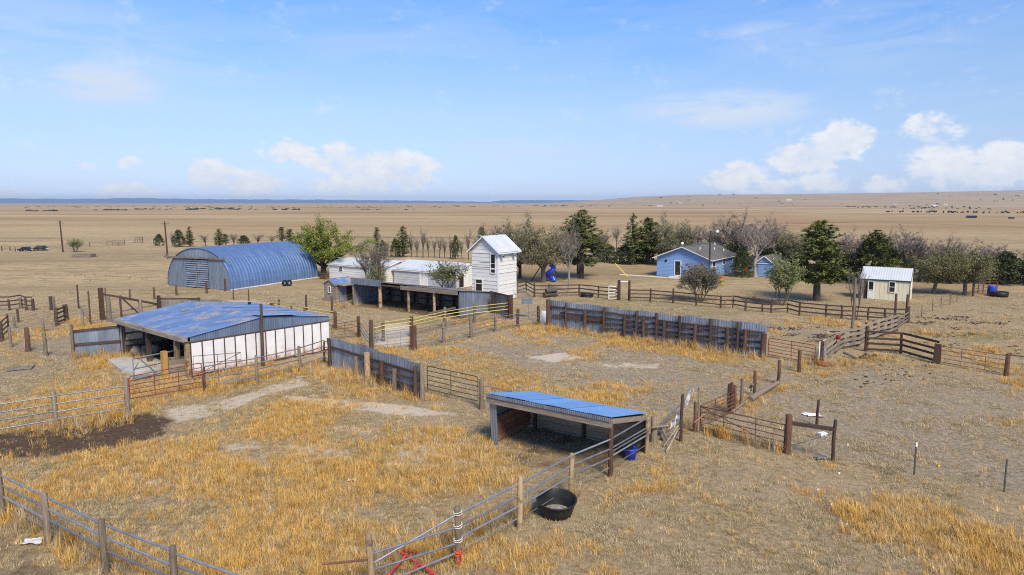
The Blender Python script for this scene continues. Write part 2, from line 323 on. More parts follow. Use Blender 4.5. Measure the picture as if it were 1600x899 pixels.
# ------------------------------------------------------------------ ground sheet
def poly_mask(X, Y, pts_px, soft):
    """1 inside, fading over soft metres; polygon given as ground points seen in the photograph"""
    P = [G(*p) for p in pts_px]; n = len(P)
    inside = np.zeros(X.shape, bool); dmin = np.full(X.shape, 1e9)
    for i in range(n):
        a, b = P[i], P[(i + 1) % n]; ex, ey = b.x - a.x, b.y - a.y
        t = np.clip(((X - a.x) * ex + (Y - a.y) * ey) / (ex * ex + ey * ey + 1e-9), 0, 1)
        dmin = np.minimum(dmin, np.hypot(X - a.x - t * ex, Y - a.y - t * ey))
        c = ((a.y > Y) != (b.y > Y)) & (X < (b.x - a.x) * (Y - a.y) / (b.y - a.y + 1e-12) + a.x)
        inside ^= c
    sdist = np.where(inside, dmin, -dmin)
    return np.clip(.5 + sdist / (2 * soft), 0, 1)
ZONES = {
 'golden': [([(-80, 720), (0, 700), (120, 715), (250, 690), (330, 640), (430, 612), (520, 640), (640, 665), (740, 672), (770, 700), (790, 750), (710, 800), (560, 930), (400, 1010), (120, 900), (-80, 800)], 1.2, .95),
            ([(-60, 700), (-60, 640), (60, 600), (180, 545), (215, 590), (320, 600), (400, 585), (515, 560), (560, 590), (660, 625), (560, 622), (440, 600), (330, 625), (210, 660), (90, 680)], .8, .9),
            ([(0, 545), (60, 545), (70, 570), (10, 575)], .5, .8),
            ([(645, 548), (720, 543), (790, 560), (860, 600), (960, 620), (965, 645), (830, 612), (750, 600), (665, 572)], .8, 1),
            ([(800, 512), (860, 498), (1000, 530), (1110, 552), (1195, 560), (1150, 572), (1000, 548), (880, 524), (810, 525)], .5, 1),
            ([(500, 462), (555, 480), (690, 500), (560, 520), (510, 515)], 1, .45),
            ([(640, 515), (790, 490), (800, 505), (700, 540), (650, 545)], .8, .6),
            ([(950, 735), (1090, 680), (1230, 705), (1430, 745), (1600, 775), (1700, 900), (1300, 930), (1000, 850), (940, 780)], 4, .44),
            ([(1240, 570), (1290, 556), (1350, 568), (1330, 590), (1260, 590)], .7, .75),
            ([(1350, 548), (1480, 560), (1470, 575), (1360, 565)], .5, .55),
            ([(1400, 515), (1500, 505), (1600, 520), (1600, 540), (1480, 530)], 1, .4),
            ([(140, 497), (250, 480), (250, 500), (170, 520), (0, 540), (0, 520)], 1, .5)],
 'dark': [([(-60, 720), (-20, 680), (130, 665), (225, 645), (270, 655), (250, 680), (160, 705), (40, 715)], .6, 1),
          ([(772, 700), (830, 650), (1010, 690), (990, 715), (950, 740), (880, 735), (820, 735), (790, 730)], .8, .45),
          ([(-50, 830), (40, 825), (110, 880), (140, 960), (-50, 960)], .8, .42),
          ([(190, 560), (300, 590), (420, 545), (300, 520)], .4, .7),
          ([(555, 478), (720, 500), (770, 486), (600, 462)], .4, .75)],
 'pale': [([(775, 690), (835, 655), (1000, 690), (960, 715)], .4, .55),  # shelter floor painted paler to lift the roof's shade
          ([(250, 640), (335, 626), (345, 648), (270, 664)], .4, .75), ([(330, 630), (425, 600), (470, 590), (490, 600), (430, 614), (345, 646)], .35, .8), ([(420, 616), (520, 622), (640, 632), (725, 648), (640, 651), (500, 636)], .35, .8),
          ([(480, 580), (520, 575), (530, 592), (490, 598)], .3, .7),
          ([(822, 557), (880, 551), (915, 560), (868, 566)], .25, 1), ([(925, 566), (1035, 568), (1030, 577), (940, 573)], .3, .6), ([(740, 560), (810, 556), (1040, 566), (1010, 585), (780, 570)], .4, .38), ([(398, 700), (424, 700), (452, 930), (418, 930)], .25, .5), ([(610, 695), (730, 685), (740, 730), (600, 735)], .5, .62), ([(430, 690), (550, 700), (570, 718), (440, 714)], .4, .6), ([(205, 735), (290, 738), (285, 760), (215, 758)], .3, .62), ([(330, 690), (400, 680), (420, 700), (350, 706)], .3, .55), ([(520, 660), (600, 668), (590, 685), (510, 675)], .3, .5), ([(640, 790), (700, 780), (690, 830), (630, 830)], .4, .5), ([(530, 780), (580, 775), (570, 800), (520, 805)], .3, .45),
          ([(585, 540), (600, 508), (640, 505), (640, 545)], .4, 1),
          ([(350, 468), (400, 468), (430, 475), (360, 474)], .4, .7),
          ([(640, 680), (770, 700), (760, 720), (660, 700)], .5, .4),
          ([(1250, 640), (1300, 645), (1300, 655), (1240, 652)], .2, .4)],
 'green': [([(200, 452), (300, 447), (360, 460), (200, 463)], .8, .55),
           ([(870, 468), (1000, 462), (1200, 490), (1100, 498), (900, 480)], 1.5, .5),
           ([(1460, 520), (1560, 515), (1600, 530), (1520, 535)], 1, .7),
           ([(600, 500), (690, 495), (690, 505), (610, 512)], .6, .6),
           ([(640, 545), (760, 520), (780, 530), (690, 555)], .6, .3)],
 'dirt': [([(690, 545), (860, 525), (1190, 575), (1245, 590), (1080, 640), (960, 645), (960, 620), (800, 580)], 1, 1),
          ([(1120, 690), (1100, 640), (1210, 595), (1350, 575), (1600, 600), (1700, 700), (1600, 765), (1430, 738), (1240, 705)], 1.2, 1),
          ([(0, 560), (60, 500), (150, 500), (110, 560), (60, 590), (0, 600)], 2, .8),
          ([(800, 520), (830, 480), (870, 470), (1200, 500), (1350, 500), (1280, 530), (1200, 520)], 1, .6)],
}
def gz(X, Y):
    r = np.hypot(X, Y)
    return 0 * r
def ground_arrays():
    fx = np.arange(-42, 46.01, .28); k = np.geomspace(.35, 2900, 44).cumsum(); k = k[k < 14200]
    xs = np.concatenate([-42 - k[::-1], fx, 46 + k]); 
    fy = np.arange(12, 74.01, .28); k2 = np.geomspace(.35, 1650, 62).cumsum(); k2 = k2[k2 < 13200]
    kb = np.geomspace(.5, 1500, 16).cumsum()
    ys = np.concatenate([12 - kb[::-1], fy, 74 + k2])
    return xs, ys
def hill_z(X, Y):
    az = np.degrees(np.arctan2(X, np.maximum(Y, 1))); r = np.hypot(X, Y)
    prof = np.interp(az, [-90, 2, 6, 10, 16, 25, 37, 90], [0, 0, .25, .62, .86, .9, 1.05, 1.1])
    t = np.clip((r - 2600) / 3200, 0, 1); t = t * t * (3 - 2 * t)
    w = .06 * np.sin(X / 410 + Y / 900) + .04 * np.sin(X / 170 + 1) + .03 * np.sin(Y / 230)
    base = np.clip((r - 160) / 400, 0, 1) * (.5 * np.sin(X / 140 + .6) * np.sin(Y / 190) + .3 * np.sin(X / 61 + Y / 83))
    return prof * t * (86 * (1 + w)) + base * np.clip((2500 - r) / 1500, 0, 1)
def build_ground():
    xs, ys = ground_arrays(); nx, ny = len(xs), len(ys)
    X, Y = np.meshgrid(xs, ys); Xf, Yf = X.ravel(), Y.ravel()
    Zf = hill_z(Xf, Yf)
    near = (np.abs(Xf) < 60) & (Yf > 5) & (Yf < 90)
    Zf = Zf + np.where(near, .025 * (np.sin(Xf * 1.7 + 1.3 * np.sin(Yf * .9)) * np.sin(Yf * 1.3 + np.sin(Xf * 1.1))) + .012 * np.sin(Xf * 4.1 + Yf * 2.2) * np.sin(Yf * 5.3 - Xf), 0) - .02
    me = bpy.data.meshes.new('ground'); co = np.stack([Xf, Yf, Zf], 1).astype(np.float32)
    i = np.arange(nx * ny).reshape(ny, nx); q = np.stack([i[:-1, :-1], i[:-1, 1:], i[1:, 1:], i[1:, :-1]], -1).reshape(-1, 4)
    me.vertices.add(len(co)); me.vertices.foreach_set('co', co.ravel())
    me.loops.add(q.size); me.loops.foreach_set('vertex_index', q.ravel().astype(np.int32))
    me.polygons.add(len(q)); me.polygons.foreach_set('loop_start', np.arange(0, q.size, 4, dtype=np.int32))
    me.update(); me.polygons.foreach_set('use_smooth', np.ones(len(q), bool))
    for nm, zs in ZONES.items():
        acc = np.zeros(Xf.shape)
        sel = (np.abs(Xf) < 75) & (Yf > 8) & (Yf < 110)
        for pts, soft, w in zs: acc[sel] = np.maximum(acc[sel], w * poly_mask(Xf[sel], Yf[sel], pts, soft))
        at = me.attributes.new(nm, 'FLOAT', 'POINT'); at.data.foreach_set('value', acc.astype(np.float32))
    m = bpy.data.materials.new('prairie_ground'); m.use_nodes = True; nt = m.node_tree; N, L = nt.nodes, nt.links
    b = N['Principled BSDF']; b.inputs['Roughness'].default_value = .95; b.inputs['Specular IOR Level'].default_value = .1
    geo = N.new('ShaderNodeNewGeometry'); pos = geo.outputs['Position']
    def mapping(sc):
        mp = N.new('ShaderNodeMapping'); mp.inputs['Scale'].default_value = sc; L.new(pos, mp.inputs[0]); return mp.outputs[0]
    def nz(scale, det=6, rough=.65, vec=None, dist=0):
        n = N.new('ShaderNodeTexNoise'); n.inputs['Scale'].default_value = scale; n.inputs['Detail'].default_value = det; n.inputs['Roughness'].default_value = rough; n.inputs['Distortion'].default_value = dist
        L.new(vec or pos, n.inputs['Vector']); return n.outputs[0]
    def rng(x, a, c, lo=0, hi=1, smooth=False):
        r = N.new('ShaderNodeMapRange'); r.inputs[1].default_value = a; r.inputs[2].default_value = c; r.inputs[3].default_value = lo; r.inputs[4].default_value = hi
        if smooth: r.interpolation_type = 'SMOOTHSTEP'
        L.new(x, r.inputs[0]); return r.outputs[0]
    def mth(op, a, c):
        n = N.new('ShaderNodeMath'); n.operation = op
        for i, v in enumerate((a, c)):
            if isinstance(v, (int, float)): n.inputs[i].default_value = v
            else: L.new(v, n.inputs[i])
        return n.outputs[0]
    def mix(f, a, c):
        x = N.new('ShaderNodeMix'); x.data_type = 'RGBA'
        if isinstance(f, (int, float)): x.inputs[0].default_value = f
        else: L.new(f, x.inputs[0])
        for i, v in ((6, a), (7, c)):
            if isinstance(v, tuple): x.inputs[i].default_value = (*v, 1)
            else: L.new(v, x.inputs[i])
        return x.outputs[2]
    def att(nm):
        a = N.new('ShaderNodeAttribute'); a.attribute_name = nm; return a.outputs['Fac']
    fine = nz(5, 9, .8); mid = nz(.9, 7, .65); big = nz(.13, 5, .6, dist=.6); vfine = nz(28, 4, .7)
    # dry pasture: straw over grey-brown soil
    past = mix(rng(fine, .39, .61), (.18, .13, .078), (.54, .40, .225))
    past = mix(rng(big, .35, .65), past, mix(rng(fine, .3, .7), (.27, .20, .12), (.60, .44, .25)))
    past = mix(mth('MULTIPLY', rng(mid, .5, .72), .55), past, (.25, .215, .11))
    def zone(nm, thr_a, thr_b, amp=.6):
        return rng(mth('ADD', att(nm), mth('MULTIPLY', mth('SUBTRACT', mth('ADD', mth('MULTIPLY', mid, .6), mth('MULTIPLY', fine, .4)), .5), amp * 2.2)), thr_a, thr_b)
    dirtc = mix(rng(fine, .38, .62), (.175, .135, .095), (.49, .39, .275)); dirtc = mix(mth('MULTIPLY', rng(vfine, .5, .75), .6), dirtc, (.52, .41, .28)); dirtc = mix(mth('MULTIPLY', rng(mid, .48, .66), .5), dirtc, (.24, .195, .115))
    c = mix(mth('MULTIPLY', zone('dirt', .25, .6, .35), .85), past, dirtc)
    c = mix(mth('MULTIPLY', zone('green', .3, .7, .5), .8), c, mix(rng(fine, .3, .7), (.12, .13, .045), (.26, .25, .09)))
    c = mix(zone('golden', .25, .75, .9), c, mix(rng(big, .4, .6), mix(rng(fine, .35, .65), (.22, .15, .075), (.54, .36, .15)), mix(rng(fine, .35, .65), (.20, .155, .10), (.50, .39, .25))))
    c = mix(zone('pale', .40, .66, .95), c, mix(rng(vfine, .3, .7), (.44, .36, .26), (.76, .64, .49)))
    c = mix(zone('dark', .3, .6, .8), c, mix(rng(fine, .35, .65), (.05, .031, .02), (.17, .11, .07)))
    # far plain: broad bands of tan, reddish and olive pasture
    sp = N.new('ShaderNodeSeparateXYZ'); L.new(pos, sp.inputs[0]); y = sp.outputs[1]
    band = nz(1, 5, .6, mapping((.0016, .0075, 1)), .4); band2 = nz(1, 6, .6, mapping((.012, .055, 1)), .5); band3 = nz(1, 4, .6, mapping((.0005, .0022, 1)), .3)
    far = mix(rng(band, .36, .64), (.32, .215, .105), (.58, .43, .235))
    far = mix(mth('MULTIPLY', rng(band3, .45, .6), .5), far, (.38, .225, .115))
    far = mix(mth('MULTIPLY', rng(band2, .5, .72), .45), far, (.25, .18, .085))
    tuss = nz(1, 5, .7, mapping((.22, .7, 1))); far = mix(mth('MULTIPLY', rng(tuss, .5, .62), .45), far, (.24, .185, .10))
    mid2 = mix(rng(band2, .35, .65), (.33, .235, .12), (.58, .42, .225)); mid2 = mix(mth('MULTIPLY', rng(tuss, .5, .6), .7), mid2, (.24, .185, .105)); mid2 = mix(mth('MULTIPLY', rng(mid, .5, .58), .55), mid2, (.26, .21, .12))
    c = mix(rng(y, 55, 100, smooth=True), c, mid2); c = mix(rng(y, 150, 330, smooth=True), c, far)
    def field_line(c, p0, p1, w, colr, k=.7):
        a, e = G(*p0), G(*p1); t = (e - a); Ln = t.length; t.normalize(); nn = Vector((-t.y, t.x, 0))
        sb = N.new('ShaderNodeVectorMath'); sb.operation = 'SUBTRACT'; L.new(pos, sb.inputs[0]); sb.inputs[1].default_value = a
        def dot(v):
            d = N.new('ShaderNodeVectorMath'); d.operation = 'DOT_PRODUCT'; L.new(sb.outputs[0], d.inputs[0]); d.inputs[1].default_value = v; return d.outputs['Value']
        dd = mth('ABSOLUTE', mth('ADD', dot(nn), mth('MULTIPLY', mth('SUBTRACT', band2, .5), w * 3)), 0)
        f = mth('MULTIPLY', rng(dd, w * 1.2, w * .4), mth('MULTIPLY', rng(dot(t), 0, Ln * .1), rng(dot(t), Ln, Ln * .9)))
        return mix(mth('MULTIPLY', f, k), c, colr)
    for q in (((-60, 371), (102, 372.5), 2.2, (.10, .075, .045)), ((-80, 376), (60, 378), 1.5, (.22, .17, .09)), ((100, 380), (510, 375), 2, (.22, .17, .10)), ((280, 357), (470, 360), 5, (.40, .22, .08)), ((400, 371), (770, 372), 5, (.17, .145, .075)), ((1120, 352.5), (1340, 348.5), 5, (.16, .12, .075)), ((1330, 347), (1640, 358), 4, (.22, .165, .095)),
              ((1150, 338), (1640, 336), 8, (.52, .41, .26)), ((-50, 345), (700, 341), 10, (.28, .18, .10)), ((-50, 336), (500, 338), 12, (.50, .37, .22)), ((700, 333), (1300, 331), 14, (.26, .17, .095)), ((900, 326), (1640, 327), 30, (.25, .17, .11)), ((-50, 330), (900, 329), 25, (.27, .18, .11)), ((-30, 424), (260, 415), .6, (.24, .18, .11))): c = field_line(c, *q)
    L.new(c, b.inputs['Base Color'])
    bp = N.new('ShaderNodeBump'); bp.inputs['Strength'].default_value = .9; bp.inputs['Distance'].default_value = .08; L.new(mth('ADD', fine, mth('MULTIPLY', vfine, .4)), bp.inputs['Height']); L.new(bp.outputs[0], b.inputs['Normal'])
    me.materials.append(m)
    o = bpy.data.objects.new('ground', me); COL.objects.link(o); o['kind'] = 'structure'
build_ground()

def far_hills():
    mb = MB(); rr = random.Random(3); n = 180
    def h(a): # degrees
        base = np.interp(a, [-60, -37, -33, -30.5, -29, -27, -25, -15, -8, -4, -1.6, -1, 1.5, 4, 9, 12], [60, 64, 62, 66, 76, 72, 62, 56, 42, 28, 22, 46, 52, 50, 44, 30])
        return base + 3 * math.sin(a * 3.1) + 2 * math.sin(a * 7.7 + 1)
    rows = []
    for i in range(n + 1):
        a = -60 + 72 * i / n; hh = h(a); row = []
        for r_, f in ((10800, 0), (11200, .7), (11500, 1), (12200, .9)):
            row.append(len(mb.v)); x = r_ * math.sin(math.radians(a)); y = r_ * math.cos(math.radians(a)); mb.v.append((x, y, -.5 if f == 0 else hh * f))
        rows.append(row)
    for i in range(n):
        for j in range(3): mb.face((rows[i][j], rows[i + 1][j], rows[i + 1][j + 1], rows[i][j + 1]), True)
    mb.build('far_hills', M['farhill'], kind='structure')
far_hills()

def haze():
    mb = MB(); fr = frame((0, 0), (1, 0), (0, 1)); mb.box(fr, -14500, 14500, -6000, 13500, -1.2, 125)
    m = bpy.data.materials.new('haze_air'); m.use_nodes = True; nt = m.node_tree; nt.nodes.remove(nt.nodes['Principled BSDF'])
    v = nt.nodes.new('ShaderNodeVolumePrincipled'); v.inputs['Color'].default_value = (.52, .73, 1, 1); v.inputs['Density'].default_value = HAZE; v.inputs['Anisotropy'].default_value = .2
    nt.links.new(v.outputs[0], nt.nodes['Material Output'].inputs['Volume'])
    mb.build('haze', m, kind='stuff')
HAZE = 8e-5
haze()

# ------------------------------------------------------------------ posts, fences, gates
def post(parent, px, yb, yt=None, w=.17, m='grey', h=None, sq=False, lean=None, name='post'):
    p = G(px, yb); z = Zat(p, yt) if yt is not None else (h or 1.5)
    top = p + Vector((R.uniform(-.03, .03), R.uniform(-.03, .03), z))
    if lean: top = top + Vector((lean[0], lean[1], 0))
    mb = MB()
    if sq:
        mb.beam(p - Vector((0, 0, .15)), top, w, w, up=Vector((.6, .8, 0)), jit=.08)
    else:
        a = p - Vector((0, 0, .15)); mdl = a.lerp(top, .5) + Vector((R.uniform(-.02, .02), R.uniform(-.02, .02), 0))
        mb.tube([a, a.lerp(top, .25), mdl, a.lerp(top, .97), top], [w * .54, w * .5, w * .49, w * .47, w * .38], 8, jit=.07)
    mb.build(name, M[m], parent); return p, z
def tpost(parent, px, yb, yt, m='steel'):
    p = G(px, yb); z = Zat(p, yt); mb = MB(); mb.beam(p - Vector((0, 0, .1)), p + Vector((0, 0, z)), .05, .03, up=Vector((0, 1, 0))); mb.beam(p + Vector((0, .025, 0)), p + Vector((0, .025, z)), .012, .04, up=Vector((0, 1, 0)))
    mb.build('post', M[m], parent); return p, z
def rail(parent, a, b, kind, m, r=.03, sag=0, name='rail'):
    mb = MB()
    if kind == 'pipe': mb.tube([a, b], r, 8)
    elif kind == 'wire': mb.tube([a, Vector(a).lerp(Vector(b), .5) - Vector((0, 0, sag)), b], r, 4, cap=False)
    elif kind == 'board': mb.beam(a, b, .04, r)
    mb.build(name if kind != 'wire' else 'wire', M[m], parent)
def fence(name, label, cat, posts, rails, off=(0, 0), group=None, skip=()):
    """posts: (px, base_y, top_y, width, material); rails: (height, kind, material, size) at metres above ground (or fraction of post if <0)"""
    p0 = G(posts[0][0], posts[0][1]); t = thing(name, label, cat, p0, group); pts = []
    for q in posts:
        px, yb, yt, w, m = q[:5]
        if m == 'steel': pts.append(tpost(t, px, yb, yt))
        else: pts.append(post(t, px, yb, yt if yt and yt > 3 else None, w, m, h=(yt if yt and yt <= 3 else 1.5), sq=(len(q) > 5 and q[5])))
    o = Vector((off[0], off[1], 0))
    for i in range(len(pts) - 1):
        if i in skip: continue
        (a, za), (b, zb) = pts[i], pts[i + 1]
        for (h_, kind, m, s) in rails:
            ha, hb = (-h_ * za, -h_ * zb) if h_ < 0 else (h_, h_)
            j = R.uniform(-.03, .03)
            rail(t, a + o + Vector((0, 0, ha + j)), b + o + Vector((0, 0, hb + R.uniform(-.03, .03))), kind, m, s, sag=.02)
    return t
def gate(name, label, cat, L_, R_, tl, tr, n, vert, m, r=.025, clear=.15, brace=None, rounded=True, bl=None, br=None):
    a, b = G(*L_), G(*R_); za, zb = Zat(a, tl), Zat(b, tr)
    ca = Zat(a, bl) if bl else clear; cb = Zat(b, br) if br else clear
    t = thing(name, label, cat, a)
    def P(f, g): # f along, g up 0..1
        return a.lerp(b, f) + Vector((0, 0, (ca + (za - ca) * g) * (1 - f) + (cb + (zb - cb) * g) * f))
    L = (b - a).length; e = min(.12 / L, .1)
    mb = MB()
    if rounded: mb.tube([P(0, 0), P(0, .88), P(e * .35, .97), P(e, 1), P(1 - e, 1), P(1 - e * .35, .97), P(1, .88), P(1, 0), P(0, 0)], r, 8)
    else: mb.tube([P(0, 0), P(0, 1), P(1, 1), P(1, 0), P(0, 0)], r, 8)
    mb.build('frame', M[m], t)
    for i in range(1, n - 1):
        g = i / (n - 1); rail(t, P(0, g), P(1, g), 'pipe', m, r * .8)
    for f in vert: rail(t, P(f, 0), P(f, 1), 'pipe', m, r * .8, name='upright')
    for (f0, g0, f1, g1) in (brace or ()): rail(t, P(f0, g0), P(f1, g1), 'pipe', m, r * .8, name='brace')
    return t
PIPE4 = lambda hs, m='pipe', r=.032: [(h_, 'pipe', m, r) for h_ in hs]

# bottom left corner
fence('pipe_fence', 'galvanised pipe fence on weathered posts cutting across the bottom left corner', 'fence',
      [(-85, 772, 1.5, .2, 'grey'), (4, 806, 733, .2, 'grey'), (76, 845, 769, .2, 'grey'), (166, 895, 811, .2, 'grey'), (276, 944, 853, .2, 'grey'), (410, 1000, 1.5, .2, 'grey')],
      PIPE4([1.40, 1.02, .64], r=.036) + [(.3, 'pipe', 'wire', .014)], off=(.02, .06))
# left, in front of the barn
fence('pipe_fence', 'grey pipe fence with two thick posts at the left edge beside dark bare soil', 'fence',
      [(-70, 694, 1.55, .24, 'grey'), (88, 667, 612, .24, 'grey'), (200, 648, 591, .24, 'grey')], PIPE4([1.48, 1.1, .74, .36]), off=(0, -.05))
gate('pipe_gate', 'faded red pipe gate with rounded corner in front of the wooden crate', 'gate', (204, 634), (317, 609), 589, 567, 6, (.33, .66), 'pipered', .026, bl=623, br=604)
fence('pipe_fence', 'grey pipe fence running in front of the white barn wall', 'fence',
      [(320, 612, 574, .16, 'dark'), (402, 597, 555, .2, 'grey'), (469, 580, 541, .22, 'grey'), (507, 566, 534, .14, 'rust'), (517, 571, 530, .16, 'dark')], PIPE4([1.45, 1.1, .74, .38]), off=(0, -.05))
gate('corral_gate', 'thin rusty pipe panel with a diagonal brace by the white barn wall', 'gate', (304, 597), (378, 588), 557, 551, 4, (.5,), 'piperust', .022, brace=((0, .15, 1, 1),), rounded=False)
gate('pipe_gate', 'slate grey pipe gate with slanting braces beside the yellow wood post', 'gate', (210, 597), (292, 576), 561, 545, 3, (), 'pipegrey', .05, brace=((.1, 1, .42, 0), (.62, 0, .92, 1)), rounded=False)
t = thing('post', 'bright yellow wood post between the slate grey gate and the crate', 'post', G(258, 591)); post(t, 258, 591, 549, .3, 'yellowb', sq=True)

def crate():
    O = G(265, 590); fr = frame(O, (.87, .5), (-.5, .87)); t = thing('feed_crate', 'weathered grey plank crate behind the faded red gate', 'crate', O)
    L, D, Hh = 1.65, .8, 1.05
    for k in range(4):
        z = .03 + k * .26
        part('plank', M['greyh'], t, lambda mb: mb.box(fr, 0, L, -.02 - .008 * k, .02, z, z + .245))
        part('plank', M['greyh'], t, lambda mb: mb.box(fr, 0, L, D, D + .04, z, z + .245))
        part('plank', M['greyh'], t, lambda mb: mb.box(fr, -.045, -.005, .03, D - .01, z, z + .245))
        part('plank', M['greyh'], t, lambda mb: mb.box(fr, L + .005, L + .045, .03, D - .01, z, z + .245))
    for u in (.06, L - .12): part('corner_post', M['dark'], t, lambda mb: mb.box(fr, u, u + .08, .03, .11, 0, Hh + .1))
    part('floor', M['greyh'], t, lambda mb: mb.box(fr, .02, L - .02, .04, D - .02, .25, .3))
crate()
def slab():
    O = G(172, 572); t = thing('concrete_slab', 'cracked white concrete slab at the open front of the barn', 'slab', O)
    for poly, h in (([(168, 567), (196, 562), (214, 566), (217, 570), (208, 586), (190, 583)], .22), ([(217, 570), (214, 566), (240, 562), (262, 572), (258, 583), (209, 586.5)], .16)):
        mb = MB(); P = [G(*q) for q in poly][::-1]; n = len(P)
        b = len(mb.v)
        for p in P: mb.v.append((p.x, p.y, -.05))
        for p in P: mb.v.append((p.x, p.y, h))
        for i in range(n): mb.face((b + i, b + n + i, b + n + (i + 1) % n, b + (i + 1) % n))
        mb.face(tuple(b + n + i for i in range(n))[::-1]); 
        mb.build('slab_piece', M['conc'], t)
slab()
tag(part('wood_sheet', M['greyh'], None, lambda mb: mb.beam(G(12, 577, .05), G(52, 573, .08), 1.0, .04)), 'flat grey wooden sheet lying on the ground at the left edge', 'board')

for k, (a, b, w, lab) in enumerate((((343, 597, .08), (372, 590, .1), .28, 'grey plank lying behind the thin rusty panel'), ((352, 599, .06), (384, 593, .06), .2, 'second grey plank lying just below the first by the thin rusty panel'), ((462, 590, .05), (478, 588, .06), .25, 'pale board on the ground under the grey pipe fence'), ((196, 590, .06), (236, 588, .06), .3, 'grey plank beside the cracked concrete slab'))):
    tag(part('plank', M['beamw'], None, lambda mb: mb.beam(G(*a), G(*b), w, .05)), lab, 'plank', 'loose planks by the barn')
# ------------------------------------------------------------------ barn with the sky-tinted blue roof
def barn():
    A, B, C = G(300, 590), G(515, 548), G(190, 553)
    d1 = (B - A).normalized(); Wd = (B - A).length; d2 = Vector((-d1.y, d1.x, 0)); Dp = (C - A).length
    fr = frame(A, d1, d2); t = thing('low_barn', 'low barn with a sky-tinted blue metal roof, white panelled wall and open front', 'barn', A)
    ze, zr, zw = 2.5, 3.12, 2.1
    n = 14
    for i in range(n):
        u0, u1 = Wd * i / n, Wd * (i + 1) / n
        part('wall_panel', M['panel'], t, lambda mb: mb.box(fr, u0 + .02, u1 - .02, -.02 - .006 * (i % 3), .03, .12 + R.uniform(-.05, .05), zw))
    for i in range(n + 1):
        u = Wd * i / n
        if i < n: part('batten', M['darkh'], t, lambda mb: mb.box(fr, u - .03, u + .03, -.07, -.03, 0, zw + .02))
    part('kick_board', M['piperust'], t, lambda mb: mb.box(fr, Wd * .45, Wd, .035, .08, 0, .3))
    part('wall_beam', M['darkh'], t, lambda mb: mb.box(fr, -.1, Wd, -.06, .04, zw + .025, zw + .10))
    def zroof(u): return ze + (zr - ze) * (1 - abs(u - Wd / 2) / (Wd / 2))
    # grey corrugated gable, in sheets
    ng = 10
    for i in range(ng):
        u0, u1 = Wd * i / ng, Wd * (i + 1) / ng + .03
        part('gable_sheet', M['galvb'], t, lambda mb: corr(mb, fr(u0, -.03 - .012 * (i % 2), zw + .1), fr(u1, -.03 - .012 * (i % 2), zw + .1), fr(u0, -.03 - .012 * (i % 2), zroof(u0) - .03), fr(u1, -.03 - .012 * (i % 2), zroof(min(u1, Wd)) - .03), .16, .018))
    # roof sheets
    ns = 9
    for side in (0, 1):
        for i in range(ns):
            v0 = -.12 + (Dp + .3) * i / ns; v1 = -.12 + (Dp + .3) * (i + 1) / ns + .04; lift = .014 * (i % 2) + R.uniform(0, .012)
            if side == 0: q = (fr(-.3, v1, ze - .03 + lift), fr(-.3, v0, ze - .03 + lift), fr(Wd / 2 + .06, v1, zr + .01 + lift), fr(Wd / 2 + .06, v0, zr + .01 + lift))
            else: q = (fr(Wd + .2, v0, ze - .03 + lift), fr(Wd + .2, v1, ze - .03 + lift), fr(Wd / 2 - .02, v0, zr + lift), fr(Wd / 2 - .02, v1, zr + lift))
            part('roof_sheet', M['roofb'], t, lambda mb: corr(mb, *q, .2, .012))
    part('roof_sheet', M['roofb'], t, lambda mb: mb.slab([fr(Wd * .47, -.2, zr + .10), fr(Wd * .76, -.2, zr - .16), fr(Wd * .76, 1.1, zr - .23), fr(Wd * .47, 1.1, zr + .04)], .012))  # a lifted, bent sheet
    part('eave_beam', M['beamw'], t, lambda mb: mb.beam(fr(-.34, -.1, ze - .13), fr(-.34, Dp + .35, ze - .13), .34, .26))
    part('verge_board', M['darkh'], t, lambda mb: (mb.beam(fr(-.2, Dp + .16, ze - .1), fr(Wd / 2, Dp + .16, zr - .08), .04, .1), mb.beam(fr(Wd / 2, Dp + .16, zr - .08), fr(Wd + .1, Dp + .16, ze - .1), .04, .1)))
    for v, m_ in ((.15, 'yellow'), (1.55, 'yellow'), (Dp * .55, 'dark'), (Dp - .1, 'dark')):
        part('post', M[m_], t, lambda mb: mb.beam(fr(-.12, v, -.1), fr(-.12, v, ze - .3), .26, .26, up=d1))
    # inside: cream and dark boards on the back wall, a dark partition deeper in, added to darken the interior
    part('shade_board', M['hole'], t, lambda mb: mb.box(fr, 4.4, 4.5, .1, Dp - .1, 0, ze + .1))
    for k, (u0, u1, z0, z1, m_) in enumerate(((.15, 4.3, .2, .5, 'dark'), (.15, 2.6, .6, .86, 'greyh'), (.2, 1.3, .95, 1.34, 'creamb'), (1.5, 4.2, 1.0, 1.3, 'darkh'), (.2, 1.2, 1.5, 1.9, 'creamb'), (1.65, 3.6, 1.42, 1.82, 'creamb'), (.15, 4.3, 1.98, 2.2, 'darkh'))):
        part('inner_board', M[m_], t, lambda mb: mb.box(fr, u0, u1, Dp - .14, Dp - .08, z0, z1))
    for u in (1.38, 2.9, 4.2): part('stud', M['dark'], t, lambda mb: mb.box(fr, u, u + .14, Dp - .24, Dp - .145, 0, ze - .1))
    part('back_wall', M['galvd'], t, lambda mb: corr(mb, fr(Wd, Dp, 0), fr(.1, Dp, 0), fr(Wd, Dp, ze), fr(.1, Dp, ze), .2, .018))
    part('side_wall', M['galvd'], t, lambda mb: corr(mb, fr(Wd - .01, .05, 0), fr(Wd - .01, Dp, 0), fr(Wd - .01, .05, ze - .02), fr(Wd - .01, Dp, ze - .02), .2, .018))
    part('vent_pipe', M['pipegrey'], t, lambda mb: mb.tube([fr(Wd * .42, Dp * .75, zr - .2), fr(Wd * .42, Dp * .75, zr + .15), fr(Wd * .45, Dp * .75, zr + .25)], .05))
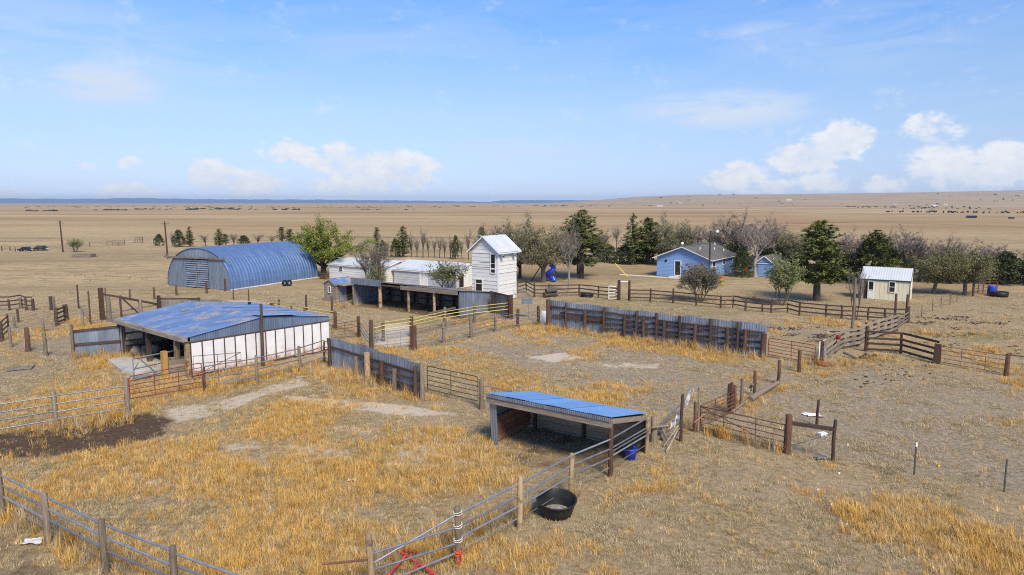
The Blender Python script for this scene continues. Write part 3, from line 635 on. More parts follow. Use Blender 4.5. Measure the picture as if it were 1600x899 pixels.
    part('roof_flap', M['galvd'], t, lambda mb: mb.slab([fr(Wd * .3, Dp * .72, ze + .42), fr(Wd * .3 + .4, Dp * .72, ze + .48), fr(Wd * .3 + .4, Dp * .72 + .25, ze + .62), fr(Wd * .3, Dp * .72 + .25, ze + .55)], .01))
    # junk on the barn floor
    for k in range(3):
        p = fr(.6 + .55 * k, Dp - .7 - .25 * k, 0); b_ = MB(); b_.tube([p + Vector((0, 0, .0)), p + Vector((0, 0, .28)), p + Vector((.05, 0, .5))], [.34, .38, .2], 9, jit=.2)
        tag(b_.build('feed_sack', M['greyh'], base=p), ('lumpy grey sack nearest the wing wall inside the open barn', 'lumpy grey sack in the middle of three inside the open barn', 'lumpy grey sack deepest in the shade of the open barn')[k], 'sack', 'sacks on the barn floor')
    # grey wing wall on the left
    wl, wr = G(117, 558), G(191, 554); tw = thing('wing_wall', 'grey corrugated wing wall standing left of the open barn', 'wall', wl)
    hl, hr = Zat(wl, 517), Zat(wr, 509); nn = 4
    for i in range(nn):
        f0, f1 = i / nn, (i + 1) / nn + .02; a, b = wl.lerp(wr, f0), wl.lerp(wr, f1); ha, hb = hl + (hr - hl) * f0, hl + (hr - hl) * f1
        part('wall_sheet', M['galv'], tw, lambda mb: corr(mb, a, b, a + Vector((0, 0, ha)), b + Vector((0, 0, hb)), .16, .018))
    o = Vector((0, -.06, 0))
    beam('rail', M['darkh'], tw, wl + o + Vector((0, 0, hl * .47)), wr + o + Vector((0, 0, hr * .47)), .06, .17)
    beam('rail', M['darkh'], tw, wl + o + Vector((0, 0, hl * .98)), wr + o + Vector((0, 0, hr * .98)), .07, .14)
    post(tw, 115, 559, 507, .2, 'grey')
barn()
def yard_pole():
    p = G(411, 572); z = Zat(p, 475); t = thing('utility_pole', 'short leaning wooden pole with a crossarm in front of the white barn wall', 'pole', p)
    tube('pole', M['dark'], t, [p - Vector((0, 0, .2)), p + Vector((.02, 0, z * .5)), p + Vector((.05, 0, z))], [.12, .11, .09], 8)
    tube('crossarm', M['pipegrey'], t, [p + Vector((.12, 0, z - .06)), p + Vector((-.3, .1, z + .02)), p + Vector((-.75, .2, z + .08))], .022, 6)
    part('lamp_box', M['carb'], t, lambda mb: mb.beam(p + Vector((-.85, .2, z + .02)), p + Vector((-.68, .2, z + .02)), .14, .16))
yard_pole()

# ------------------------------------------------------------------ arched barn of sky-tinted blue steel
def quonset():
    a, b, c = G(262, 447), G(361, 454), G(500, 440)
    d1 = (b - a).normalized(); Wd = (b - a).length; d2 = Vector((-d1.y, d1.x, 0)); Ln = next(k * .1 for k in range(50, 300) if 800 + FPX * (b + d2 * (k * .1)).x / depth(b + d2 * (k * .1)) > 497)
    fr = frame(a, d1, d2); t = thing('arched_barn', 'arched barn of ribbed steel tinted sky blue with slatted double doors', 'barn', a)
    mid = (a + b) / 2; Ht = Zat(mid, 388)
    def arc(f): # f 0..1 -> u,z : flattened ellipse with slight lean-in at the eaves
        th = math.pi * (1 - f); return Wd / 2 + Wd / 2 * math.copysign(abs(math.cos(th)) ** .93, math.cos(th)), Ht * math.sin(th) ** .82
    npan = 30; na = 22
    for i in range(npan):
        v0, v1 = Ln * i / npan, Ln * (i + 1) / npan; mb = MB(); rows = []
        for k in range(na + 1):
            u, z = arc(k / na); cu, cz = u - Wd / 2, z; ln = math.hypot(cu, cz) or 1; ou, oz = cu / ln, cz / ln
            row = []
            for (f, o) in ((0, 0), (.22, .0), (.34, .09), (.66, .09), (.78, 0), (1, 0)):
                vv = v0 + (v1 - v0) * f; row.append(len(mb.v)); mb.v.append(tuple(fr(u + ou * o, vv, z + oz * o)))
            rows.append(row)
        for k in range(na):
            for j in range(5): mb.face((rows[k][j], rows[k][j + 1], rows[k + 1][j + 1], rows[k + 1][j]), False)
        mb.build('arch_panel', M['quon'], t)
    # front wall in vertical sheets left and right of the doors, and above
    du0, du1, dz = Wd * .30, Wd * .66, Ht * .74
    def hz(u):
        lo, hi = 0, 1
        for _ in range(40):
            md = (lo + hi) / 2
            if arc(md)[0] < u: lo = md
            else: hi = md
        return arc(lo)[1]
    def wall(u0, u1, zb):
        mb = MB(); n = max(3, int((u1 - u0) / .12)); prev = None
        for i in range(n + 1):
            u = u0 + (u1 - u0) * i / n; o = .12 + (.025 if i % 2 else 0); k = len(mb.v); zt = hz(min(max(u, .02), Wd - .02)) - .02
            mb.v.append(tuple(fr(u, o, zb))); mb.v.append(tuple(fr(u, o, max(zb, zt))))
            if prev is not None: mb.face((prev, k, k + 1, prev + 1), False)
            prev = k
        mb.build('end_wall', M['quonf'], t)
    wall(.05, du0, 0); wall(du1, Wd - .05, 0); wall(du0, du1, dz)
    # two door leaves with slats one by one
    for s, (u0, u1) in enumerate(((du0 + .02, (du0 + du1) / 2 - .03), ((du0 + du1) / 2 + .03, du1 - .02))):
        lf = part('door', M['hole'], t, lambda mb: mb.box(fr, u0, u1, .10, .13, .05, dz - .02))
        ns = 13
        for k in range(ns):
            z = .12 + (dz - .2) * k / ns; part('slat', M['galv'], lf, lambda mb: mb.slab([fr(u0 + .03, .05, z), fr(u1 - .03, .05, z), fr(u1 - .03, .09, z + (dz - .2) / ns * .62), fr(u0 + .03, .09, z + (dz - .2) / ns * .62)], .015))
    part('door_post', M['galvd'], t, lambda mb: mb.box(fr, (du0 + du1) / 2 - .05, (du0 + du1) / 2 + .05, .0, .06, 0, dz))
    tr = part('door_track', M['galvd'], t, lambda mb: mb.beam(fr(-Wd * .02, -.05, dz + .08), fr(Wd * .93, -.05, dz + .08), .12, .2))
    for u in (0, Wd * .9):
        part('bracket', M['pipegrey'], tr, lambda mb: (mb.beam(fr(u, -.05, dz + .1), fr(u + .9, .3, dz - .2), .06, .06), mb.beam(fr(u + .2, -.05, dz + .4), fr(u + .9, .3, dz - .3), .05, .05), mb.beam(fr(u - .1, -.1, dz + .05), fr(u + .3, -.1, dz + .45), .05, .05)))
    part('far_wall', M['quonf'], t, lambda mb: mb.poly([fr(arc(k / na)[0], Ln - .05, arc(k / na)[1] - .02) for k in range(na + 1)]))
    part('foundation', M['conc'], t, lambda mb: (mb.box(fr, Wd - .02, Wd + .1, 0, Ln, 0, .12), mb.box(fr, -.1, .02, 0, Ln, 0, .12)))
    part('prop_plank', M['rust'], t, lambda mb: mb.beam(G(352, 455, 0), G(353, 437, 0) * 0 + Vector((G(352, 455).x, G(352, 455).y, 1.5)), .22, .1, up=d1))
quonset()
for k, px in enumerate((445, 452)):
    p = G(px, 447.3); t = thing('tyre', ('black tyre leaning at the foot of the arched roof, the left of a pair', 'black tyre leaning at the foot of the arched roof, the right of a pair')[k], 'tyre', p, 'tyres by the arched barn')
    mb = MB(); rr_, r2 = .30, .12; n = 18
    for i in range(n):
        pass
    ring = [p + Vector((math.cos(2 * math.pi * i / n) * rr_ * .6, math.cos(2 * math.pi * i / n) * rr_ * .8, rr_ + r2 - .02 + math.sin(2 * math.pi * i / n) * rr_)) for i in range(n + 1)]
    mb.tube(ring, r2, 8, cap=False); mb.build('tread', M['rubber'], t)
    mb = MB(); mb.tube([p + Vector((.04, -.03, rr_ + r2)), p + Vector((-.04, .03, rr_ + r2))], .15, 12); mb.build('hub', M['pipegrey'], t)
tag(part('steel_box', M['rust'], None, lambda mb: (mb.box(frame(G(500, 436), D1, D2), 0, 1.1, 0, .8, 0, .72), mb.box(frame(G(500, 436), D1, D2), -.05, 1.15, -.05, .85, .72, .78))), 'dark rust coloured box under the leafy cottonwood', 'box')

# ------------------------------------------------------------------ white sheds, elevator tower
def gable_block(name, label, O, w, d, ze, zr, wallm, ridge='u', over=.25, roofm='roofw', bh=.22, lap=.025, jit=.006, rsheets=8, cat='shed', sidingw=True, trim='trim'):
    fr = frame(O, D1, D2); t = thing(name, label, cat, O)
    if ridge == 'u': full = lambda z: (0, w); gab = lambda z: (0, d) if z <= ze else (d / 2 * (z - ze) / (zr - ze), d - d / 2 * (z - ze) / (zr - ze))
    else: full = lambda z: (0, d); gab = lambda z: (0, w) if z <= ze else (w / 2 * (z - ze) / (zr - ze), w - w / 2 * (z - ze) / (zr - ze))
    lim = lambda f, top: (lambda z: f(z) if z < top - .01 else (1, 0))
    fu, fv = (lim(full, ze), lim(gab, zr)) if ridge == 'u' else (lim(gab, zr), lim(full, ze))
    def core(mb):
        if ridge == 'u': pts = [(0, 0), (d, 0), (d, ze), (d / 2, zr), (0, ze)]; A = [fr(0.0, a, z) for a, z in pts]; B = [fr(w, a, z) for a, z in pts]
        else: pts = [(0, 0), (0, ze), (w / 2, zr), (w, ze), (w, 0)]; A = [fr(a, 0, z) for a, z in pts]; B = [fr(a, d, z) for a, z in pts]
        b = len(mb.v); mb.v.extend([tuple(q) for q in A + B]); n = 5
        mb.face(tuple(b + i for i in range(n))[::-1]); mb.face(tuple(b + n + i for i in range(n)))
        for i in range(n): mb.face((b + i, b + (i + 1) % n, b + n + (i + 1) % n, b + n + i))
    c = part('wall', M[wallm], t, lambda mb: (core(mb), siding(mb, fr, 'u', 0, 0, w, .05, fu, -1, bh, lap, jit), siding(mb, fr, 'v', w, 0, d, .05, fv, 1, bh, lap, jit), siding(mb, fr, 'v', 0, 0, d, .05, fv, -1, bh, lap, jit), siding(mb, fr, 'u', d, 0, w, .05, fu, 1, bh, lap, jit)))
    half = d / 2 if ridge == 'u' else w / 2; sl = (zr - ze) / half
    for side in (0, 1):
        for i in range(rsheets):
            ln = (w if ridge == 'u' else d) + 2 * over; a0 = -over + ln * i / rsheets; a1 = -over + ln * (i + 1) / rsheets + .02; lift = .03 + .008 * (i % 2)
            zz = ze - over * sl + lift
            if ridge == 'u':
                q = [fr(a0, -over, zz), fr(a1, -over, zz), fr(a0, half + .02, zr + lift), fr(a1, half + .02, zr + lift)] if side == 0 else [fr(a1, d + over, zz), fr(a0, d + over, zz), fr(a1, half - .02, zr + lift), fr(a0, half - .02, zr + lift)]
            else:
                q = [fr(w + over, a0, zz), fr(w + over, a1, zz), fr(half - .02, a0, zr + lift), fr(half - .02, a1, zr + lift)] if side == 0 else [fr(-over, a1, zz), fr(-over, a0, zz), fr(half + .02, a1, zr + lift), fr(half + .02, a0, zr + lift)]
            part('roof_sheet', M[roofm], t, lambda mb: corr(mb, *q, .22, .01))
    # verge boards and eave boards
    def vb(mb):
        for e in ((-over + .02, (w if ridge == 'u' else d) + over - .02)):
            if ridge == 'u':
                mb.beam(fr(e, -over, ze - over * sl - .05), fr(e, half, zr - .05), .04, .12); mb.beam(fr(e, half, zr - .05), fr(e, d + over, ze - over * sl - .05), .04, .12)
            else:
                mb.beam(fr(-over, e, ze - over * sl - .05), fr(half, e, zr - .05), .04, .12); mb.beam(fr(half, e, zr - .05), fr(w + over, e, ze - over * sl - .05), .04, .12)
    part('verge_board', M[trim], t, vb)
    part('eave_board', M[trim], t, lambda mb: (mb.box(fr, -over + .05, w + over - .05, -over + .03, -over + .06, ze - over * sl - .13, ze - over * sl - .02) if ridge == 'u' else mb.box(fr, w + over - .06, w + over - .03, -over + .05, d + over - .05, ze - over * sl - .13, ze - over * sl - .02)))
    return t, fr
def window(t, fr, axis, c, a0, a1, z0, z1, out, fm='trim', gm='glass', fw=.07, bars=True, name='window'):
    """frame proud of the wall with the pane set back inside it"""
    def bx(mb, p0, p1, q0, q1, o0, o1):
        if axis == 'u': mb.box(fr, p0, p1, *sorted((c + out * o0, c + out * o1)), q0, q1)
        else: mb.box(fr, *sorted((c + out * o0, c + out * o1)), p0, p1, q0, q1)
    mb = MB()
    bx(mb, a0 - fw, a0, z0 - fw, z1 + fw, .0, .09); bx(mb, a1, a1 + fw, z0 - fw, z1 + fw, .0, .09)
    bx(mb, a0, a1, z1, z1 + fw, .0, .087); bx(mb, a0, a1, z0 - fw, z0, .0, .1)
    if bars: bx(mb, a0, a1, (z0 + z1) / 2 - .025, (z0 + z1) / 2 + .025, .03, .075)
    w_ = mb.build(name, M[fm], t); mb = MB(); bx(mb, a0, a1, z0, z1, .028, .04); mb.build('pane' if gm == 'glass' else 'dark_opening', M[gm], w_)  # hole panels stand in for the shade of open doorways

R_ = G(806.7, 465.6)
tw_L, tw_W = 3.42, 3.53
Mc = R_ - D2 * tw_L; Kc = Mc - D1 * tw_W
t, fr = gable_block('elevator_tower', 'tall narrow white plank tower with a pale gable roof', Kc, tw_W, tw_L, Zat(Mc, 390.5), Zat((Kc + Mc) / 2, 369), 'white', ridge='v', over=.42, bh=.42, lap=.045, jit=.03, rsheets=4, cat='tower')
window(t, fr, 'u', 0, tw_W * .74, tw_W * .90, 3.05, 5.0, -1, 'white', 'glass', .09, True)
window(t, fr, 'u', 0, tw_W * .16, tw_W * .40, .3, 2.2, -1, 'white', 'hole', .09, False, 'doorway')
for v in (.5, 2.75):
    z = 4.95
    f_ = part('floodlight', M['pipegrey'], t, lambda mb: (mb.beam(fr(tw_W + .02, v, z), fr(tw_W + .3, v - .1, z + .1), .06, .06), mb.beam(fr(tw_W + .25, v - .25, z + .12), fr(tw_W + .5, v - .2, z - .12), .34, .24)))
    part('lamp_face', M['glass'], f_, lambda mb: mb.beam(fr(tw_W + .5, v - .2, z - .12), fr(tw_W + .52, v - .2, z - .14), .28, .2))
part('corner_board', M['trim'], t, lambda mb: (mb.box(fr, tw_W + .03, tw_W + .06, 0, .1, 0, 5.3), mb.box(fr, tw_W - .1, tw_W + .06, -.06, -.03, 0, 5.3)))
part('loose_batten', M['dark'], t, lambda mb: (mb.box(fr, tw_W * .02, tw_W * .72, -.05, -.035, 3.55, 3.6), mb.box(fr, tw_W * .3, tw_W * .72, -.05, -.035, 4.1, 4.13)))

W2O = G(616, 443); t, fr = gable_block('white_shed', 'white shed with grey-white front wall attached to the plank tower', W2O, 10.3, 5.6, 1.95, 2.95, 'whiteg', ridge='u', over=.22, bh=.3, rsheets=9)
window(t, fr, 'u', 0, 4.6, 5.8, .05, 1.75, -1, 'trim', 'trim', .05, False, 'door')
part('gable_wall', M['white'], t, lambda mb: siding(mb, fr, 'v', 10.36, 0, 5.6, .05, lambda z: (0, 5.6) if z <= 1.95 else ((z - 1.95) / 1.0 * 2.8, 5.6 - (z - 1.95) / 1.0 * 2.8) if z < 2.9 else (1, 0), 1, .25))
window(t, fr, 'v', 10.39, .6, 1.5, .1, 1.75, 1, 'white', 'hole', .07, False, 'doorway')
part('wall_pipe', M['pipegrey'], t, lambda mb: mb.tube([fr(5.2, -.2, 1.2), fr(5.2, -.3, 2.1)], .03))
t, fr = gable_block('long_white_shed', 'long low white shed left of the grey-fronted one, with one small window', G(515, 436), 10.6, 5.6, 2.15, 2.85, 'white', ridge='u', over=.25, bh=.3, rsheets=9)
window(t, fr, 'u', 0, 2.05, 2.75, 1.25, 1.75, -1, 'trim', 'glass', .06, True)

# ------------------------------------------------------------------ long open cattle shed and shack
def open_shed():
    FL = G(553, 476); fr = frame(FL, D1, D2); L, D, zf, zb = 14.1, 4.7, 2.6, 1.84
    t = thing('open_shed', 'long open fronted cattle shed of grey steel with wooden posts', 'shed', FL)
    nb = 12
    for i in range(nb):
        u0, u1 = L * i / nb, L * (i + 1) / nb + .03
        part('back_sheet', M['galvd'], t, lambda mb: corr(mb, fr(u0, D + .012 * (i % 2), 0), fr(u1, D + .012 * (i % 2), 0), fr(u0, D + .012 * (i % 2), zb), fr(u1, D + .012 * (i % 2), zb), .2, .02))
    for z in (.5, 1.05, 1.6): part('back_rail', M['darkh'], t, lambda mb: mb.box(fr, .1, L - .1, D - .12, D - .05, z, z + .12))
    for k in range(8): part('back_post', M['dark'], t, lambda mb: mb.box(fr, .6 + k * 1.8, .78 + k * 1.8, D - .34, D - .16, 0, zb))
    part('left_wall', M['galv'], t, lambda mb: corr(mb, fr(0, D, 0), fr(0, .1, 0), fr(0, D, zb), fr(0, .1, zf - .1), .2, .02))
    for i in range(5):
        v0, v1 = D * i / 5, D * (i + 1) / 5 + .02; za, zb_ = zf - .14 + (zb - zf + .1) * i / 5, zf - .14 + (zb - zf + .1) * (i + 1) / 5
        part('side_sheet', M['galv'], t, lambda mb: corr(mb, fr(L + .02 + .012 * (i % 2), v0, 0), fr(L + .02 + .012 * (i % 2), v1, 0), fr(L + .02 + .012 * (i % 2), v0, za), fr(L + .02 + .012 * (i % 2), v1, zb_), .2, .02))
    ns = 11
    for i in range(ns):
        u0, u1 = -.1 + (L + .25) * i / ns, -.1 + (L + .25) * (i + 1) / ns + .03; drop = 0 if u0 < 7 else .08; lift = .012 * (i % 2)
        q = (fr(u1, -.25, zf - drop + lift), fr(u0, -.25, zf - drop + lift), fr(u1, D + .2, zb + .02 - drop * .3 + lift), fr(u0, D + .2, zb + .02 - drop * .3 + lift))
        part('roof_sheet', M['galvd'], t, lambda mb: corr(mb, q[1], q[0], q[3], q[2], .2, .015))
    part('front_fascia', M['galv'], t, lambda mb: corr(mb, fr(-.05, -.3, zf - .42), fr(4.35, -.3, zf - .42), fr(-.05, -.3, zf + .26), fr(4.35, -.3, zf + .26), .2, .015))
    part('front_beam', M['darkh'], t, lambda mb: mb.box(fr, 4.4, 7.3, -.28, -.16, zf - .34, zf - .2))
    for z in (zf - .50, zf - .30): part('front_board', M['greyh'], t, lambda mb: mb.box(fr, 7.0, L + .05, -.34, -.29, z, z + .195))
    for u, m_ in ((.05, 'grey'), (7.8, 'yellow'), (11.1, 'yellow')): part('front_post', M[m_], t, lambda mb: mb.tube([fr(u, -.05, -.1), fr(u, -.05, zf - .55)], .14, 8, jit=.06))
    part('corner_post', M['dark'], t, lambda mb: mb.box(fr, L - .12, L + .0, -.03, .12, 0, zf - .5))
    for k in range(6): part('hanging_strip', M['dark'], t, lambda mb: mb.box(fr, 4.9 + k * .42, 4.97 + k * .42, D - .5, D - .46, .9 + .1 * (k % 2), 2.0))
    part('leaning_log', M['grey'], t, lambda mb: mb.tube([fr(11.2, -.9, .2), fr(14.0, -.5, .95)], [.13, .1], 8, jit=.05))
    # pole before it
    p = G(594.5, 481); zt = Zat(p, 400); tp = thing('utility_pole', 'bare wooden pole standing before the open cattle shed', 'pole', p)
    tube('pole', M['yellow'], tp, [p - Vector((0, 0, .2)), p + Vector((0, 0, zt * .45))], [.2, .17], 8); tube('pole_top', M['dark'], tp, [p + Vector((0, 0, zt * .45 - .01)), p + Vector((-.03, 0, zt))], [.168, .13], 8)
    # low extension wall to the right
    a, b = fr(L + .05, D, 0), G(800, 498); h0 = Zat(a, 455); h1 = Zat(b, 463); te = thing('windbreak_wall', 'short dark steel windbreak wall joining the open cattle shed', 'wall', a)
    for i in range(4):
        q0, q1 = a.lerp(b, i / 4), a.lerp(b, (i + 1) / 4 + .01); z0, z1 = h0 + (h1 - h0) * i / 4, h0 + (h1 - h0) * (i + 1) / 4
        part('wall_sheet', M['galvd'], te, lambda mb: corr(mb, q0, q1, q0 + Vector((0, 0, z0 - .1)), q1 + Vector((0, 0, z1 - .1)), .2, .02))
    beam('cap_board', M['dark'], te, a + Vector((0, -.05, h0 - .05)), b + Vector((0, -.05, h1 - .05)), .16, .12)
    post(te, 770, 489, 456, .25, 'dark', sq=True); post(te, 798.5, 499, 461, .3, 'rust', sq=True)
open_shed()
def shack():
    O = G(507, 470.5); t, fr = gable_block('small_shack', 'tiny grey plank shack with a sky-tinted blue gable roof left of the open shed', O, 1.8, 2.7, 1.95, 2.45, 'greyh', ridge='v', over=.15, roofm='roofb', bh=.18, rsheets=3, trim='greyh')
    window(t, fr, 'u', 0, .75, 1.05, 1.0, 1.6, -1, 'trim', 'glass', .05, False)
    part('door', M['galv'], t, lambda mb: corr(mb, fr(1.9, .45, .05), fr(1.9, 1.35, .05), fr(1.9, .45, 1.85), fr(1.9, 1.35, 1.85), .15, .015))
    window(t, fr, 'v', 1.83, 1.5, 2.3, .05, 1.75, 1, 'greyh', 'hole', .06, False, 'doorway')
    part('lean_to_roof', M['greyh'], t, lambda mb: mb.slab([fr(1.8, .1, 1.95), fr(3.0, .1, 1.85), fr(3.0, 2.9, 1.85), fr(1.8, 2.9, 1.95)], .06))
shack()

# ------------------------------------------------------------------ house, garage, beige shed
HL = G(1026, 431); t, fr = gable_block('blue_house', 'blue clapboard house with a grey shingled gable roof', HL, 7.67, 13.0, 2.85, 4.35, 'blue', ridge='v', over=.55, roofm='shing', bh=.2, rsheets=10, cat='house')
window(t, fr, 'u', 0, 2.75, 3.55, .3, 2.25, -1, 'trim', 'glass', .1, False, 'door')
window(t, fr, 'u', 0, 1.25, 1.5, 2.15, 2.35, -1, 'carb', 'hole', .03, False, 'wall_vent')
for v0, v1, z0, z1 in ((1.2, 2.5, .9, 2.3), (5.6, 6.9, 1.65, 2.4), (10.3, 11.6, 1.65, 2.4), (9.7, 10.7, .12, .62), (6, 6.6, .2, .6)): window(t, fr, 'v', 7.67, v0, v1, z0, z1, 1, 'trim', 'glass', .08, True)
for u, v in ((5.2, 3), (5.8, 7.5), (6.6, 9.3), (4.6, 11.2)): part('roof_vent', M['trim'], t, lambda mb: mb.tube([fr(u, v, 3.2), fr(u, v, 4.35 - abs(u - 3.83) * .39 + .35)], .09, 8))
part('roof_seam', M['shing'], t, lambda mb: mb.beam(fr(3.83, -.5, 4.42), fr(3.83, 13.5, 4.42), .3, .06))
part('chimney', M['shing'], t, lambda mb: mb.box(fr, 3.0, 3.5, 6.0, 6.5, 4.0, 5.0))
def dish(mb):
    c = fr(3.6, .4, 4.75)
    for k in range(6):
        a0, a1 = k / 6 * 1.2, (k + 1) / 6 * 1.2; n = 12
        for i in range(n):
            b0, b1 = 2 * math.pi * i / n, 2 * math.pi * (i + 1) / n
            P = lambda a, b: c + Vector((math.sin(a) * math.cos(b) * .24, .2 - math.cos(a) * .22, math.sin(a) * math.sin(b) * .24))
            mb.poly([P(a0, b0), P(a0, b1), P(a1, b1), P(a1, b0)], True)
    mb.tube([fr(3.6, .5, 4.3), c], .03)
part('satellite_dish', M['trim'], t, dish)
part('step', M['conc'], t, lambda mb: (mb.box(fr, 2.3, 4.0, -1.2, -.12, 0, .15),))
tag(part('patio', M['conc'], None, lambda mb: mb.box(fr, -5, 4.5, -1.9, -1.25, -.05, .04)), 'pale concrete path along the gable end of the blue house', 'path')
t, fr = gable_block('blue_garage', 'small blue outbuilding right of the house with a white edged roof', G(1183, 432), 1.9, 7.5, 2.25, 3.0, 'blue', ridge='v', over=.3, roofm='shing', bh=.2, rsheets=5, cat='outbuilding')
t2_ = None
def garage_wing():
    O = G(1160, 430.5); t, fr = gable_block('blue_wing', 'low blue walled wing between the house and the small outbuilding', O, 3.6, 4, 2.05, 2.7, 'blue', ridge='u', over=.25, roofm='shing', bh=.2, rsheets=4, cat='outbuilding')
    window(t, fr, 'u', 0, .3, .9, .1, 1.7, -1, 'trim', 'oplastic', .05, False, 'door')
garage_wing()

def beige():
    F_ = G(1420, 471.8); w, d = 4.65, 3.0; O = F_ - D1 * w
    t, fr = gable_block('beige_shed', 'small cream steel shed with a pale roof and dark green trim', O, w, d, Zat(F_, 438.5), Zat(F_ + D2 * d / 2, 420), 'cream', ridge='u', over=.12, roofm='roofw', bh=5, rsheets=5, trim='greent')
    ze = Zat(F_, 438.5)
    for k in range(11): part('wall_rib', M['cream'], t, lambda mb: mb.box(fr, .1 + k * .44, .13 + k * .44, -.02, -.005, .05, ze - .1))
    for k in range(6): part('wall_rib', M['cream'], t, lambda mb: mb.box(fr, w + .005, w + .02, .3 + k * .44, .33 + k * .44, .05, ze + .35 * (1 - abs(k - 2.7) / 3.2)))
    window(t, fr, 'u', -.01, 2.75, 3.25, .95, 2.0, -1, 'trim', 'glass', .06, True)
    window(t, fr, 'u', -.01, .75, 1.2, .12, 1.95, -1, 'trim', 'glass', .07, True, 'door'); window(t, fr, 'u', -.01, .35, .62, .12, 1.95, -1, 'dark', 'hole', .05, False, 'doorway')
    part('door_leaf', M['trim'], t, lambda mb: mb.box(fr, .76, 1.19, -.10, -.055, .15, .95))
    window(t, fr, 'v', w, 1.15, 1.6, 1.2, 1.75, 1, 'trim', 'trim', .05, False)
    part('corner_trim', M['greent'], t, lambda mb: (mb.box(fr, w + .01, w + .05, -.05, .06, 0, ze - .04), mb.box(fr, -.05, .04, -.05, -.01, 0, ze - .06)))
beige()

# ------------------------------------------------------------------ the lean-to in front
def lean_to():
    FL, FR = G(769, 694), G(957, 741); d1 = (FR - FL).normalized(); d2 = Vector((-d1.y, d1.x, 0)); L = (FR - FL).length - .06; D = 3.05
    fr = frame(FL, d1, d2); zf = Zat(FL, 621); zf2 = Zat(FR, 663); zb = 1.62
    t = thing('cattle_shelter', 'low open cattle shelter with a bright sky-tinted blue corrugated roof', 'shelter', FL)
    zt = (zf + zf2) / 2 + .28
    ns = 6
    for i in range(ns):
        u0, u1 = -.04 + (L + .12) * i / ns, -.04 + (L + .12) * (i + 1) / ns + .05; lift = .022 + .02 * (i % 2)
        q = (fr(u0, -.32, zt + lift), fr(u1, -.32, zt + lift), fr(u0, D + .1, zb + lift), fr(u1, D + .1, zb + lift))
        part('roof_sheet', M['roofn'], t, lambda mb: corr(mb, *q, .085, .014))
    part('roof_edge', M['galv'], t, lambda mb: corr(mb, fr(-.05, -.335, zt - .15), fr(L + .1, -.335, zt - .15), fr(-.05, -.33, zt + .0), fr(L + .1, -.33, zt + .0), .085, .012))
    part('fascia_board', M['greyh'], t, lambda mb: mb.box(fr, -.1, L + .12, -.28, -.22, zt - .43, zt - .06))
    part('fascia_board', M['greyh'], t, lambda mb: mb.box(fr, L * .5, L + .125, -.215, -.17, zt - .30, zt - .05))
    for k in range(5): part('rafter', M['dark'], t, lambda mb: mb.beam(fr(.1 + (L - .2) * k / 4, -.2, zt - .08), fr(.1 + (L - .2) * k / 4, D, zb - .09), .05, .12))
    # left wall: steel outside and at the top, planks inside
    part('corner_sheet', M['galv'], t, lambda mb: corr(mb, fr(-.06, .05, 0), fr(.32, .02, 0), fr(-.08, -.1, zt - .35), fr(.3, -.1, zt - .35), .1, .012))
    part('side_wall', M['galv'], t, lambda mb: corr(mb, fr(-.06, D, 0), fr(-.06, .05, 0), fr(-.06, D, zb - .05), fr(-.06, .05, zt - .1), .12, .014))
    for k in range(4): part('side_plank', M['redplank'], t, lambda mb: mb.box(fr, .0, .045 + .006 * (k % 2), .1, D - .05, .04 + k * .29, .31 + k * .29))
    for k in range(4): part('back_plank', M['plank'], t, lambda mb: mb.box(fr, .05, L - .02, D - .05 - .006 * (k % 2), D, .1 + k * .32, .405 + k * .32))
    part('back_wall', M['galvd'], t, lambda mb: corr(mb, fr(L, D + .05, 0), fr(0, D + .05, 0), fr(L, D + .05, zb - .06), fr(0, D + .05, zb - .06), .12, .014))
    for u in (.3, L * .5, L - .3): part('back_post', M['dark'], t, lambda mb: mb.box(fr, u, u + .12, D - .2, D - .08, 0, zb - .05))
    part('side_board', M['greyh'], t, lambda mb: mb.beam(fr(L + .05, -.25, zt - .16), fr(L + .05, D, zb - .16), .05, .2))
    part('corner_post', M['dark'], t, lambda mb: mb.box(fr, L - .05, L + .07, D - .12, D + .0, 0, zb - .1))
    # black sheet standing in for the shaded hole behind the pipes, the far half of the right hand side
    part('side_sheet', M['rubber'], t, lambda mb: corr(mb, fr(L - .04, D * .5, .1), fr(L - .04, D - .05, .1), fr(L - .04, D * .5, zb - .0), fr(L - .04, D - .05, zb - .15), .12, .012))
lean_to()
